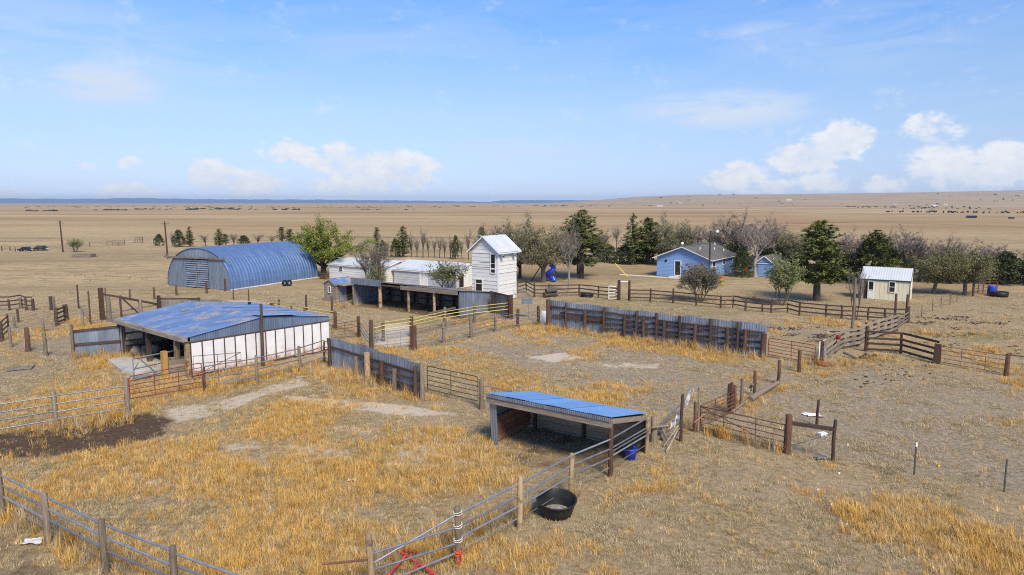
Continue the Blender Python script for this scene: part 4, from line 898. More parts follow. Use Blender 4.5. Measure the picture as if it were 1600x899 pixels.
# pipe fence from the bottom edge up to the lean-to
def front_fence():
    t = fence('pipe_fence', 'galvanised pipe fence climbing from the bottom edge to the blue roofed shelter', 'fence',
          [(716, 880, 791, .19, 'grey'), (812, 826, 745, .19, 'yellow'), (892, 775, 709, .19, 'yellow'), (954, 744, 666, .2, 'rust'), (1010, 708, 652, .17, 'yellow')], PIPE4([1.5, 1.12, .76], r=.034) + [(.34, 'pipe', 'wire', .02)], off=(-.05, -.04))
    a, b = G(954, 744), G(1010, 708)
    a0, b0 = a, b
    rail(t, a0 + Vector((-.05, -.04, .95)), b0 + Vector((-.05, -.04, .95)), 'pipe', 'pipe', .028)
    p, z = post(t, 583, 930, 834, .2, 'yellow', lean=(-.06, 0)); q = G(716, 880)
    up = lambda v, h_: v + Vector((0, 0, h_))
    for (h0, h1) in ((1.18, 1.12), (.9, 1.52), (.72, .62), (.2, .34)): rail(t, up(p, h0), up(q, h1), 'pipe', 'pipe', .034)
    rail(t, up(G(505, 925), .8), up(p, 1.02), 'pipe', 'piperust', .034)
    for h_ in (1.55, 1.15, .72):
        mb = MB(); c = up(q, h_); n = 14
        for k in (0, 1): mb.tube([c + Vector((math.cos(2 * math.pi * i / n) * .125, math.sin(2 * math.pi * i / n) * .125, .03 * math.sin(2 * math.pi * i / n + k) + k * .05)) for i in range(n + 1)], .012, 5, cap=False)
        mb.build('twine', M['twine'], t)
    mb = MB(); n = 14
    for k in range(5): mb.tube([up(q, .42 - k * .035) + Vector((math.cos(2 * math.pi * i / n) * .13, math.sin(2 * math.pi * i / n) * .13, .02 * math.sin(2 * math.pi * i / n + k * 2))) for i in range(n + 1)], .014, 5, cap=False)
    mb.tube([up(q, .4) + Vector((.08, -.12, 0)), up(q, .2) + Vector((.12, -.16, 0)), up(q, .02) + Vector((.05, -.2, 0))], .02, 5); mb.tube([up(q, .4) + Vector((.02, -.13, 0)), up(q, .05) + Vector((-.04, -.2, 0))], .018, 5)
    mb.build('orange_twine', M['otwine'], t)
front_fence()
def red_gate_down():
    t = thing('fallen_gate', 'broken red pipe frame lying in the grass under the front fence', 'gate', G(650, 880))
    A, B, C, D_ = G(616, 856, .25), G(680, 897, .16), G(552, 930, .25), G(600, 985, .2)
    mk = lambda a, b: tube('red_pipe', M['redbright'], t, [a, b], .04, 8)
    mk(A, B); mk(A.lerp(B, .3), C.lerp(D_, .3)); mk(A.lerp(B, .62), C.lerp(D_, .65)); mk(A.lerp(B, .92), C.lerp(D_, .95)); mk(A.lerp(B, .12) + Vector((.05, .1, 0)), A.lerp(B, .3) + Vector((.3, .12, .02)))
red_gate_down()
def lathe(mb, c, prof, n=28, sx=1, ax=None, ay=None, az=None):
    ax, ay, az = ax or Vector((1, 0, 0)), ay or Vector((0, 1, 0)), az or Vector((0, 0, 1)); b = len(mb.v)
    for r_, z in prof:
        for i in range(n):
            a = 2 * math.pi * i / n; mb.v.append(tuple(c + ax * (r_ * math.cos(a) * sx) + ay * (r_ * math.sin(a)) + az * z))
    for j in range(len(prof) - 1):
        for i in range(n): mb.face((b + j * n + i, b + j * n + (i + 1) % n, b + (j + 1) * n + (i + 1) % n, b + (j + 1) * n + i), True)
def tub():
    p = G(869, 803); t = thing('rubber_tub', 'large black rubber stock tub standing in dry grass beside the front fence', 'tub', p)
    az = Vector((.02, -.10, 1)).normalized(); ax = Vector((1, .0, 0)); ay = az.cross(ax).normalized()
    mb = MB(); lathe(mb, p, [(0, -.02), (.52, 0), (.60, .30), (.645, .5), (.69, .52), (.70, .56), (.66, .575), (.63, .54), (.585, .3), (.5, .06)], 30, 1, ax, ay, az); mb.build('tub_wall', M['rubber'], t)
    mb = MB(); lathe(mb, p, [(.5, .062), (.36, .075), (.34, .10), (.2, .11), (.17, .085), (.0, .09)], 30, 1, ax, ay, az); mb.build('tub_floor', mat('muddy_tub_floor', (.10, .09, .08), (.42, .39, .34), 3, rough=.6), t)
tub()
def bucket():
    p = G(985, 717); t = thing('bucket', 'bright blue plastic bucket behind the pipes at the shelter corner', 'bucket', p)
    mb = MB(); lathe(mb, p, [(0, 0), (.21, .01), (.245, .40), (.27, .42), (.275, .47), (.25, .475), (.24, .42), (.2, .04), (0, .04)], 24); mb.build('pail', M['bplastic'], t)
    mb = MB(); n = 12; mb.tube([p + Vector((math.cos(math.pi * i / n) * .27, -.03, .44 - math.sin(math.pi * i / n) * .2)) for i in range(n + 1)], .008, 5); mb.build('handle', M['wire'], t)
bucket()

# ------------------------------------------------------------------ middle pens
WF = lambda m='wire', r=.008: [(h_, 'wire', m, r) for h_ in (1.25, .95, .65, .35)]
fence('yellow_rail_fence', 'old yellow painted rails on red-brown posts behind the blue roofed barn', 'fence',
      [(426, 495, 474, .3, 'rust', True), (456, 501, 479, .16, 'rust'), (476, 505, 482, .2, 'rust'), (524, 513, 487, .3, 'rust'), (561, 526, 494, .3, 'rust')], [(1.36, 'pipe', 'pipeyellow', .035), (1.12, 'pipe', 'pipeyellow', .03), (.7, 'pipe', 'pipe', .025)], off=(0, .15))
gate('pipe_gate', 'narrow rust brown pipe gate between the white barn wall and a red-brown post', 'gate', (519, 531), (559, 528), 508, 501, 6, (.5,), 'piperust', .022)
gate('pipe_gate', 'plain grey pipe gate hung between the bark post and the thick red-brown post', 'gate', (584, 549), (642, 543), 521, 514, 6, (.36, .72), 'pipegrey', .022)
fence('pipe_fence', 'short run of grey pipes between the red-brown post and the tall bark post', 'fence', [(561, 526.5, 496, .12, 'rust'), (581, 558, 500, .3, 'dark')], PIPE4([1.25, .95, .65]), off=(0, .1))
fence('yellow_rail_fence', 'long yellow pipe fence in front of the open cattle shed', 'fence',
      [(586, 537, 504, .16, 'grey'), (599, 533, 502, .26, 'grey'), (643, 526, 495, .3, 'rust'), (695, 513, 480, .28, 'grey'), (741, 505, 475, .26, 'grey'), (794, 498, 467, .34, 'rust', True)], PIPE4([1.46, 1.2, .92], 'pipeyellow', .034) + [(.5, 'pipe', 'pipe', .025)], off=(0, -.18))
fence('pipe_fence', 'low grey pipe fence along the dirt pen, from the red-brown post to the white sheet', 'fence',
      [(646, 547, 509, .34, 'rust', True), (693, 536.5, 503, .26, 'grey'), (736, 528, 496, .26, 'grey'), (774, 518, 490, .24, 'grey'), (809, 511.6, 483, .26, 'rust'), (841, 508, 478, .26, 'dark')], PIPE4([1.2, .9, .58, .26], r=.028), off=(0, -.16))
p = G(826, 497); t = thing('hood_feeder', 'small grey metal trough raised on a thin leg beside the white tower', 'feeder', p)
tube('leg', M['pipegrey'], t, [p, p + Vector((0, 0, 1.15))], .03)
zc = Zat(p, 475)
part('trough', M['galv'], t, lambda mb: mb.box(frame(p + Vector((-.65, -.2, 0)), (1, 0), (0, 1)), 0, 1.0, 0, .4, zc, zc + .42))
part('rim', M['pipegrey'], t, lambda mb: mb.box(frame(p + Vector((-.68, -.23, 0)), (1, 0), (0, 1)), 0, 1.06, 0, .46, zc + .424, zc + .47))
a, b = G(845, 507), G(856, 505)
tag(part('white_sheet', M['sheet'], None, lambda mb: mb.slab([a, b, b + Vector((.15, .3, 1.0)), a + Vector((.1, .3, 1.15))], .03)), 'dirty white sheet leaning beside the corner of the steel windbreak', 'sheet')

def corr_fence(name, label, Lp, Rp, tops, n, posts, rails, wave=.16, seed=1):
    a, b = G(*Lp), G(*Rp); t = thing(name, label, 'fence', a); rr = random.Random(seed); L = (b - a).length
    nr = Vector((b.y - a.y, -(b.x - a.x), 0)).normalized()
    if nr.y > 0: nr = -nr
    for i in range(n):
        f0, f1 = i / n, (i + 1) / n + .006; h_ = np.interp((f0 + f1) / 2, [q[0] for q in tops], [q[1] for q in tops]) + rr.uniform(-.06, .06)
        o = -nr * (.02 + .014 * (i % 2)); p0, p1 = a.lerp(b, f0) + o, a.lerp(b, f1) + o; tl = rr.uniform(-.02, .02)
        part('steel_sheet', M['galv'], t, lambda mb: corr(mb, p0 + Vector((0, 0, .02)), p1 + Vector((0, 0, .02)), p0 + Vector((0, 0, h_ + tl)), p1 + Vector((0, 0, h_ - tl)), wave, .018))
    for h_, s, f0, f1 in rails:
        p0, p1 = a.lerp(b, f0) + nr * .05, a.lerp(b, f1) + nr * .05
        k = max(1, int(round((f1 - f0) * L / 4)))
        for j in range(k):
            q0, q1 = p0.lerp(p1, j / k), p0.lerp(p1, (j + 1) / k - .004); d = rr.uniform(-.05, .05)
            beam('rail', M['darkh'], t, q0 + Vector((0, 0, h_ + d)), q1 + Vector((0, 0, h_ + rr.uniform(-.05, .05))), .06, s)
    for f, h_, w, m_ in posts:
        p = a.lerp(b, f) + nr * (.09 + w / 2); mb = MB(); mb.tube([p - Vector((0, 0, .1)), p + Vector((rr.uniform(-.03, .03), 0, h_ * .6)), p + Vector((rr.uniform(-.04, .04), 0, h_))], [w * .52, w * .5, w * .47], 8, jit=.07); mb.build('post', M[m_], t)
    return t
xs_ = [886, 915.6, 945, 977.7, 995, 1007, 1026.5, 1039, 1063, 1086.6, 1111, 1136.6, 1153, 1164.6]
def fpx(px, Lp, Rp):
    a, b = G(*Lp), G(*Rp); lo, hi = 0, 1
    for _ in range(40):
        m_ = (lo + hi) / 2; p = a.lerp(b, m_); x = 800 + FPX * p.x / depth(p)
        if x < px: lo = m_
        else: hi = m_
    return lo
LW, RW = (859, 510), (1194, 557)
tall = {886, 945, 995, 1026.5, 1063, 1111, 1153}
corr_fence('steel_windbreak', 'long grey corrugated steel windbreak with dark rails across the dirt pen', LW, RW, [(0, 2.25), (.3, 2.2), (.55, 2.15), (.75, 2.2), (1, 2.2)], 22,
           [(fpx(x, LW, RW), (2.2 if x in tall else 1.75), (.2 if x in tall else .28), ('rust' if int(x) % 3 == 0 else 'dark')) for x in xs_] + [(0, 2.35, .34, 'rust'), (1, 1.62, .36, 'rust')],
           [(1.75, .16, 0, .55), (1.62, .15, .55, 1), (1.3, .15, .06, .98), (.9, .15, .2, 1), (.5, .15, .3, 1), (.95, .3, .02, .3)], seed=5)
LS, RS = (518, 573), (657, 622)
corr_fence('steel_windbreak', 'short grey steel windbreak with a tall bark post, beside the green gate', LS, RS, [(0, 1.95), (.4, 2.0), (.6, 1.95), (1, 1.9)], 9,
           [(fpx(562, LS, RS), 1.25, .26, 'grey'), (fpx(581, LS, RS), 1.75, .36, 'bark'), (fpx(602, LS, RS), 1.5, .26, 'rust'), (fpx(622, LS, RS), 1.25, .28, 'grey'), (.01, 1.9, .2, 'dark'), (.985, 1.75, .22, 'dark')],
           [(1.3, .14, .02, .98), (.9, .14, .4, .98), (.5, .14, .42, .98), (.15, .16, .45, .98)], seed=9)
gate('pipe_gate', 'dark green pipe gate with rounded corners beside the short steel windbreak', 'gate', (668, 615), (747, 633), 572, 589, 6, (.48,), 'pipegreen', .026, bl=608, br=627)
t = thing('post', 'split grey post left of the dark green gate', 'post', G(660, 625)); post(t, 660, 625, 572, .26, 'grey')
fence('pipe_fence', 'grey pipe and wire fence half hidden behind the shelter roof', 'fence', [(753, 640, 592, .26, 'grey'), (860, 668, 1.3, .2, 'grey')], [(1.3, 'pipe', 'pipegrey', .026), (.9, 'pipe', 'wire', .014), (.55, 'pipe', 'pipegrey', .026)])
# red gate right of the windbreak
gate('pipe_gate', 'faded red pipe gate at the right end of the long steel windbreak', 'gate', (1200, 558), (1273, 571), 528, 540, 6, (.5,), 'pipered', .026, bl=554, br=568)
gate('small_gate', 'small white barred gate standing open beside the faded red gate', 'gate', (1279, 568), (1289, 562), 535, 531, 6, (), 'trim', .03, rounded=False)
BRD = lambda hs, m, s: [(h_, 'board', m, s) for h_ in hs]
fence('board_fence', 'grey weathered board fence running from the white gate back to the cream shed', 'fence',
      [(1283, 568, 533, .2, 'dark'), (1303.5, 552, 522, .26, 'dark'), (1316, 545, 520, .26, 'dark'), (1340, 541, 510, .24, 'dark'), (1353, 533, 504, .24, 'dark'), (1366, 529, 503, .26, 'dark'), (1377, 525, 501, .28, 'dark'), (1389, 522, 498, .28, 'dark'), (1399, 518, 492, .3, 'rust')],
      BRD([1.35, 1.0, .65, .3], 'greyh', .2), off=(.06, -.16))
p = G(1327.5, 543); z = Zat(p, 434); t = thing('utility_pole', 'thin bare grey pole rising from the board fence near the cream shed', 'pole', p); tube('pole', M['grey'], t, [p - Vector((0, 0, .2)), p + Vector((.15, 0, z * .5)), p + Vector((.12, 0, z))], [.12, .10, .08], 8)
fence('board_fence', 'dark three board fence running right to a thick double post', 'fence', [(1353, 549, 510, .28, 'rust'), (1407.5, 552, 521, .2, 'dark'), (1463, 568, 538, .4, 'dark', True)], BRD([1.42, 1.0, .58, .2], 'darkh', .15), off=(0, -.14))
gate('wire_gate', 'thin sagging pipe gate with crossed wires at the right edge', 'gate', (1469, 569), (1570, 588), 541, 556, 5, (.33, .7), 'piperust', .02, brace=((0, 1, .9, 0),), rounded=False)
fence('rail_fence', 'single dark rail leaving the frame at the right edge', 'fence', [(1572, 587, 553, .26, 'rust'), (1700, 606, 1.4, .2, 'dark')], [(1.3, 'pipe', 'piperust', .04), (.5, 'wire', 'wire', .01)])
fence('wire_fence', 'wire fence on thin steel posts leading past the cream shed', 'fence', [(1420, 503, 479, .18, 'dark'), (1439.5, 496.5, 477, .06, 'steel'), (1456.5, 487.5, 469, .06, 'steel'), (1470, 480.5, 464, .06, 'steel'), (1484, 477, 459, .06, 'steel'), (1495, 472.5, 456, .06, 'steel'), (1520, 463, 1.4, .2, 'dark')], WF())
fence('log_fence', 'bowed grey rails closing the gap beside the tall dark posts', 'fence', [(1401, 517, 493, .2, 'dark'), (1418, 505, 480, .2, 'dark')], [(.9, 'pipe', 'grey', .06), (.6, 'pipe', 'grey', .06), (.3, 'pipe', 'grey', .06)])
for (px, yb, yt, lab) in ((1398, 497, 459, 'tall dark post left of the pair before the cream shed'), (1416, 499, 460, 'tall thick dark post right of the pair before the cream shed')):
    t = thing('post', lab, 'post', G(px, yb)); post(t, px, yb, yt, .22, 'dark')
# dark yard fence behind
fence('yard_fence', 'dark brown rail fence between the white tower and the yard gateway', 'fence',
      [(809, 459, 438, .12, 'dark'), (822, 456, 439, .16, 'dark'), (835, 464, 440, .2, 'dark'), (858, 464, 444, .16, 'dark'), (905, 462, 445, .18, 'dark'), (935, 465.5, 447, .18, 'dark'), (966, 469, 438, .2, 'dark')], BRD([1.25, .82, .4], 'darkh', .13), off=(0, -.1))
tg = thing('gateway', 'open yard gateway with a white lintel between two dark posts', 'gateway', G(966, 469))
post(tg, 967.5, 469.3, 438, .2, 'dark', sq=True); post(tg, 983, 469.5, 438.5, .2, 'dark', sq=True)
a, b = G(967.5, 469.3), G(983, 469.5); beam('lintel', M['trim'], tg, a + Vector((0, 0, 2.05)), b + Vector((0, 0, 2.05)), .08, .1)
gate('small_gate', 'white barred yard gate swung back against the dark fence', 'gate', (951, 469), (965.5, 468.5), 447, 448.5, 5, (), 'trim', .045, rounded=True, clear=.1)
fence('yard_fence', 'long dark brown three rail fence in front of the blue house', 'fence',
      [(984, 470, 450, .16, 'dark'), (1016, 471, 451, .18, 'dark'), (1051.6, 474, 451, .2, 'dark'), (1087.8, 478, 459, .18, 'dark'), (1126, 481.5, 462, .18, 'dark'), (1145, 481.5, 465, .12, 'dark'), (1164.7, 485, 466, .2, 'dark'), (1191, 488, 469, .18, 'dark'), (1205, 489, 469, .18, 'dark'), (1230, 488, 473, .12, 'dark'), (1249, 493, 472, .18, 'dark'), (1290.6, 497, 475, .18, 'dark'), (1314.6, 499, 477, .2, 'dark'), (1335, 500, 478, .18, 'dark'), (1355.7, 501, 480, .16, 'dark'), (1382, 503.5, 482, .2, 'dark'), (1415, 505, 484, .2, 'dark')], BRD([1.2, .8, .38], 'darkh', .12), off=(0, -.1))
gate('pipe_gate', 'thin grey pipe gate between the white tower and the dark yard fence', 'gate', (808, 467), (834, 464), 450, 447, 5, (.5,), 'pipegrey', .02)

# right front: rusty gates and stray posts
gate('pipe_gate', 'rusty pipe gate running back to the cluster of red-brown posts', 'gate', (1094, 672), (1146, 646), 634, 611, 6, (.42, .8), 'piperust', .028, bl=665, br=641, rounded=False)
gate('pipe_gate', 'rusty pipe gate with a long diagonal brace facing the camera', 'gate', (1093, 673), (1224, 706), 635, 664, 5, (.3, .68), 'piperust', .028, bl=667, br=700, brace=((0, 1, .95, -.05),), rounded=False)
def hbrace():
    t = thing('brace_post', 'thick red-brown gate post braced by a beam to a thin post', 'post', G(1230, 707))
    a, za = post(t, 1230, 707, 648, .3, 'rust'); b, zb = post(t, 1301, 720, 656, .15, 'dark')
    beam('cross_beam', M['dark'], t, a + Vector((.1, -.02, za * .78)), b + Vector((0, -.02, zb * .77)), .14, .15)
    rail(t, a + Vector((.1, 0, .25)), b + Vector((0, 0, zb * .7)), 'wire', 'wire', .01); rail(t, a + Vector((.1, 0, za * .7)), b + Vector((0, 0, .2)), 'wire', 'wire', .01)
    rail(t, a + Vector((.1, 0, .3)), b + Vector((0, 0, zb * .66)), 'wire', 'wire', .01)
hbrace()
def stray(px, yb, yt, w, m_, label, name='post'):
    t = thing(name, label, 'post', G(px, yb)); post(t, px, yb, yt, w, m_)
stray(1276, 665, 625, .14, 'rust', 'lone red-brown post behind the beam, beside a white plastic scrap')
stray(1063.5, 690, 616, .15, 'dark', 'dark post with pale poles leaning on it right of the shelter')
stray(1090.5, 675, 605, .12, 'grey', 'slim grey post at the hinge of the rusty gates')
stray(1085, 675, 628, .14, 'rust', 'shorter rust coloured post at the hinge of the rusty gates')
stray(1159, 632, 591, .18, 'grey', 'crooked grey post just beyond the red-brown post cluster')
stray(1179, 619, 580, .18, 'rust', 'red-brown post at the near end of the fallen grey log')
stray(1216, 600, 563, .2, 'rust', 'red-brown post at the far end of the fallen grey log')
stray(1248.5, 582, 547, .24, 'rust', 'short red-brown post in front of the faded red gate')
stray(1130 * 0 + 1301 * 0 + 1120 * 0 + 44.5, 549, 512, .32, 'rust', 'thick red-brown post alone in the left pens')
t = thing('post_cluster', 'cluster of three thick red-brown posts at the end of the rusty gate', 'post', G(1141, 645))
for px, yb, yt in ((1138, 645, 600), (1142, 646, 598), (1146.5, 644, 602)): post(t, px, yb, yt, .2, 'rust')
t = thing('t_post', 'steel stake with a white tip in the right foreground grass', 'stake', G(1428, 743)); tpost(t, 1428, 743, 690); a = G(1428, 743); z = Zat(a, 692); part('tip', M['trim'], t, lambda mb: mb.beam(a + Vector((0, -.01, z - .16)), a + Vector((0, -.01, z + .03)), .06, .06, up=Vector((0, 1, 0))))
t = thing('t_post', 'dark steel stake at the right edge of the foreground grass', 'stake', G(1569, 768)); tpost(t, 1569, 768, 718)
a, b = G(1172, 624, .2), G(1216, 598, .35)
tag(part('log', M['grey'], None, lambda mb: mb.tube([a, a.lerp(b, .5) + Vector((0, 0, .05)), b], [.16, .15, .12], 9, jit=.06)), 'fallen grey log lying between two red-brown posts', 'log')
a, b = G(1144, 643, .15), G(1176, 620, .12)
tag(part('log', M['grey'], None, lambda mb: mb.tube([a, b], [.07, .06], 8, jit=.05)), 'thin grey pole on the ground by the crooked grey post', 'log')
# leaning poles and plastic by the shelter
def junk():
    sp = [((1019, 676, .25), (1074, 622, .95), .035, 'pipe', 'long pale pole leaning up towards the white plastic'), ((1025, 671, .3), (1066, 640, 1.0), .04, 'grey', 'grey pole crossing behind the dark post by the shelter'),
          ((1037, 697, .08), (1060, 665, .9), .035, 'beamw', 'upper pale pole propped against the dark post'), ((1041, 706, .05), (1059, 672, .8), .035, 'beamw', 'lower pale pole propped against the dark post'), ((1018, 668, .8), (1052, 665, .55), .06, 'grey', 'short grey board wedged across the junk heap')]
    for (a, b, r_, m_, lab) in sp:
        A, B = G(a[0], a[1], a[2]), G(b[0], b[1], b[2]); tag(part('leaning_pole', M[m_], None, lambda mb: mb.tube([A, B], r_, 7, jit=.04)), lab, 'pole', 'poles heaped beside the shelter')
    stray(1021, 690, 650, .3, 'grey', 'broken grey stump right against the shelter corner')
    for k, (px, yb, hh) in enumerate(((1030, 690, .7), (1043, 686, .9))):
        A = G(px, yb); mb = MB(); rr = random.Random(k)
        for j in range(6): q = A + Vector((rr.uniform(-.3, .3), rr.uniform(-.25, .25), 0)); mb.beam(q, q + Vector((rr.uniform(-.5, .5), rr.uniform(-.3, .3), hh * rr.uniform(.4, 1))), .12, .05)
        tag(mb.build('scrap_heap', M['greyh'], base=A), ('heap of broken grey boards beside the shelter corner', 'heap of splintered boards under the leaning pale pole')[k], 'scrap')
    def cloth(c, sx, sz, seed, label, m_='sheet', flat=False):
        c = Vector(c); rr = random.Random(seed); n = 7; mb = MB(); b = len(mb.v)
        for i in range(n + 1):
            for j in range(n + 1):
                u, v_ = i / n - .5, j / n - .5; nz_ = mnoise.noise(Vector((u * 3 + seed, v_ * 3, seed * 1.7)))
                if flat: mb.v.append(tuple(c + Vector((u * sx * (1 + nz_ * .6), v_ * sz * (1 + nz_ * .6), .03 + abs(nz_) * .12))))
                else: mb.v.append(tuple(c + Vector((u * sx * .5 + v_ * sx * .5, nz_ * .25, v_ * sz + u * .15 + nz_ * .1))))
        for i in range(n):
            for j in range(n): q = b + i * (n + 1) + j; mb.face((q, q + n + 1, q + n + 2, q + 1), True)
        tag(mb.build('plastic_sheet', M[m_], base=c), label, 'plastic')
    cloth(G(1076, 622, 1.0), .5, .75, 3, 'torn white plastic caught on the end of a leaning pole')
    cloth(G(1054, 660, .85), .4, .5, 5, 'white plastic rag hanging by the dark post')
    cloth(G(1173, 606, 1.0), .3, .5, 8, 'grey plastic wisp beside the crooked grey post', 'wire')
    cloth(G(1270, 650), .8, .55, 11, 'flat white plastic scrap behind the lone red-brown post', flat=True)
    cloth(G(55, 848), .5, .36, 14, 'crumpled white bag on bare soil in the bottom left corner', flat=True)
    cloth(G(549, 752), .3, .2, 17, 'small pale scrap in the middle of the golden grass', flat=True)
    cloth(G(1285, 717), .5, .3, 19, 'grey crumpled bag at the foot of the thin brace post', 'wire', flat=True)
    A = G(1283, 683); tag(part('block', M['trim'], None, lambda mb: mb.box(frame(A, (.9, .3), (-.3, .9)), 0, .36, 0, .26, 0, .14)), 'white salt block on the ground behind the beam', 'block')
    A, B = G(1094, 640, 1.2), G(1076, 665, .9)
    tag(part('red_strap', M['fadedred'], None, lambda mb: (mb.tube([G(1085, 660, .8), G(1097, 651, .9)], .03, 6), mb.tube([G(1085, 660, .8), G(1086, 672, .3)], .025, 6))), 'faded orange strap looped over the gate hinge posts', 'strap')
    for k, (px, py) in enumerate(((1311, 741), (1299, 790), (1278, 767), (1323, 821), (1325, 697), (1467, 730))):
        A = G(px, py); tag(part('litter', M['yplastic' if k == 5 else 'trim'], None, lambda mb: mb.tube([A + Vector((-.03, 0, .0)), A + Vector((.0, .01, .05)), A + Vector((.05, .02, .03))], [.02, .045, .02], 6, jit=.4)), ('yellow scrap in the right foreground grass' if k == 5 else 'tiny white scrap of litter in the right foreground grass'), 'litter', None if k == 5 else 'white litter in the foreground')
    A = G(1310, 527, 1.25); tag(part('red_bucket', M['redpl'], None, lambda mb: lathe(mb, A, [(0, -.15), (.13, -.15), (.17, .14), (.16, .15), (.12, -.1), (0, -.1)], 16)), 'red bucket hung on the grey board fence', 'bucket')
    A = G(1286, 571); tag(part('red_tub', M['fadedred'], None, lambda mb: lathe(mb, A, [(0, 0), (.4, 0), (.5, .18), (.47, .2), (.36, .05), (0, .05)], 18)), 'faded red tub on the ground beneath the small white gate', 'tub')
    a, b = G(1318, 551, .25), G(1338, 560, .08); tag(part('pipe_length', M['pipe'], None, lambda mb: mb.tube([a, b], .09, 8)), 'pale pipe lying on the ground below the thin grey pole', 'pipe')
    a = G(1352, 560); mb = MB(); rr = random.Random(4)
    for j in range(7): q = a + Vector((rr.uniform(-.5, .5), rr.uniform(-.2, .2), .05)); mb.beam(q, q + Vector((rr.uniform(-.8, .8), rr.uniform(-.3, .3), rr.uniform(.05, .25))), .14, .1)
    tag(mb.build('scrap_heap', M['dark'], base=a), 'low heap of dark scrap in front of the board fence corner', 'scrap')
junk()

# ------------------------------------------------------------------ left pens
fence('rail_fence', 'dark pole fence with a slanting brace at the far left edge', 'fence', [(-25, 486, 1.5, .2, 'dark'), (15, 485, 468, .2, 'dark'), (33, 482, 465, .3, 'grey'), (41.5, 485, 464, .22, 'dark'), (52, 485, 467, .3, 'dark')], BRD([1.3, .9, .5], 'darkh', .12))
fence('plank_fence', 'short dark plank panel between two thick posts in the left pens', 'fence', [(89, 509, 481, .3, 'dark'), (104, 502, 476, .4, 'dark')], BRD([1.35, .98, .6, .25], 'darkh', .14))
t = thing('double_post', 'pair of broad grey posts side by side in the left pens', 'post', G(82, 485)); post(t, 80.5, 485, 463, .3, 'dark'); post(t, 84.5, 484.5, 463.5, .3, 'grey')
fence('wire_fence', 'nearest row of wires across the left pens ending at the grey wing wall', 'fence', [(-40, 552, 1.4, .2, 'grey'), (17, 543, 511, .2, 'grey'), (72, 556, 520, .24, 'grey'), (116, 558, 520, .12, 'grey')], WF('wire', .012))
fence('wire_fence', 'second row of wires across the left pens, on slim grey posts', 'fence', [(-30, 524, 1.4, .2, 'grey'), (23, 513, 494, .2, 'grey'), (68, 519, 498, .2, 'grey'), (130, 511, 488, .18, 'grey'), (171, 503, 463, .4, 'grey')], WF('wire', .012))
fence('wire_fence', 'third row of wires behind the left pens, with two tall thin stakes', 'fence', [(-30, 506, 1.4, .2, 'dark'), (29, 504, 483, .2, 'dark'), (123, 482, 445, .16, 'dark'), (142, 509, 455, .14, 'dark')], WF('wire', .012))
fence('plank_fence', 'dark plank gate panel at the left edge below the pole fence', 'fence', [(-20, 534, 1.6, .2, 'dark'), (4, 534, 502, .26, 'dark'), (14, 524, 491, .14, 'dark')], BRD([1.5, 1.15, .8, .45], 'darkh', .1))
def loading():
    t = thing('loading_frame', 'tall dark post with a sloping beam and diagonal brace behind the barn', 'frame', G(160.5, 500))
    a, za = post(t, 160.5, 500, 450, .34, 'rust', sq=True); b, zb = post(t, 190, 497, 462, .2, 'dark'); c, zc_ = post(t, 220, 491, 468, .36, 'grey'); d, zd = post(t, 247, 486, 474, .25, 'dark')
    up = lambda v, h_: v + Vector((0, 0, h_))
    q = [(a, Zat(a, 459.5)), (b, Zat(b, 464.5)), (c, Zat(c, 470.5)), (d, Zat(d, 475.5))]
    for (p0, z0), (p1, z1) in zip(q, q[1:]): beam('top_beam', M['dark'], t, up(p0, z0), up(p1, z1), .16, .18); beam('low_rail', M['greyh'], t, up(p0, .62), up(p1, .62), .1, .14)
    e = G(216, 493); beam('brace', M['dark'], t, up(b, Zat(b, 463)), up(e, .25), .1, .12)
loading()
def bunk():
    a, b = G(249, 486), G(345, 484); t = thing('feed_bunk', 'low dark grey steel bunk behind the blue roofed barn', 'bunk', a); za, zb = Zat(a, 466), Zat(b, 470)
    for i in range(6):
        p0, p1 = a.lerp(b, i / 6), a.lerp(b, (i + 1) / 6 + .01)
        part('side_sheet', M['galvd'], t, lambda mb: corr(mb, p0, p1, p0 + Vector((0, 0, za - .25)), p1 + Vector((0, 0, za - .25)), .2, .02))
    beam('top_beam', M['dark'], t, a + Vector((0, .1, za - .1)), a.lerp(b, .66) + Vector((0, .1, za - .15)), .25, .14); beam('top_beam', M['greyh'], t, a + Vector((.1, .3, za + .05)), b + Vector((0, .3, zb - .1)), .5, .08)
    post(t, 249, 487, 462, .26, 'dark', sq=True); post(t, 311, 486, 464, .18, 'dark')
bunk()
fence('wire_fence', 'wire fence on red-brown posts passing in front of the slatted doors', 'fence', [(165, 470, 1.4, .12, 'rust'), (203.6, 468, 452, .2, 'rust'), (241.5, 468, 449, .22, 'rust'), (276, 461.5, 445, .26, 'rust'), (323, 458, 441, .26, 'rust'), (365, 468, 451, .14, 'dark'), (389, 470, 452, .14, 'dark')], WF('wire', .01))
fence('wire_fence', 'wire fence on dark posts between the arched barn and the tiny shack', 'fence', [(393, 490, 473, .14, 'dark'), (436, 484, 468, .24, 'dark'), (479, 486, 461, .22, 'dark'), (519, 490, 464, .22, 'dark'), (552, 478, 1.2, .08, 'dark')], WF('wire', .012))

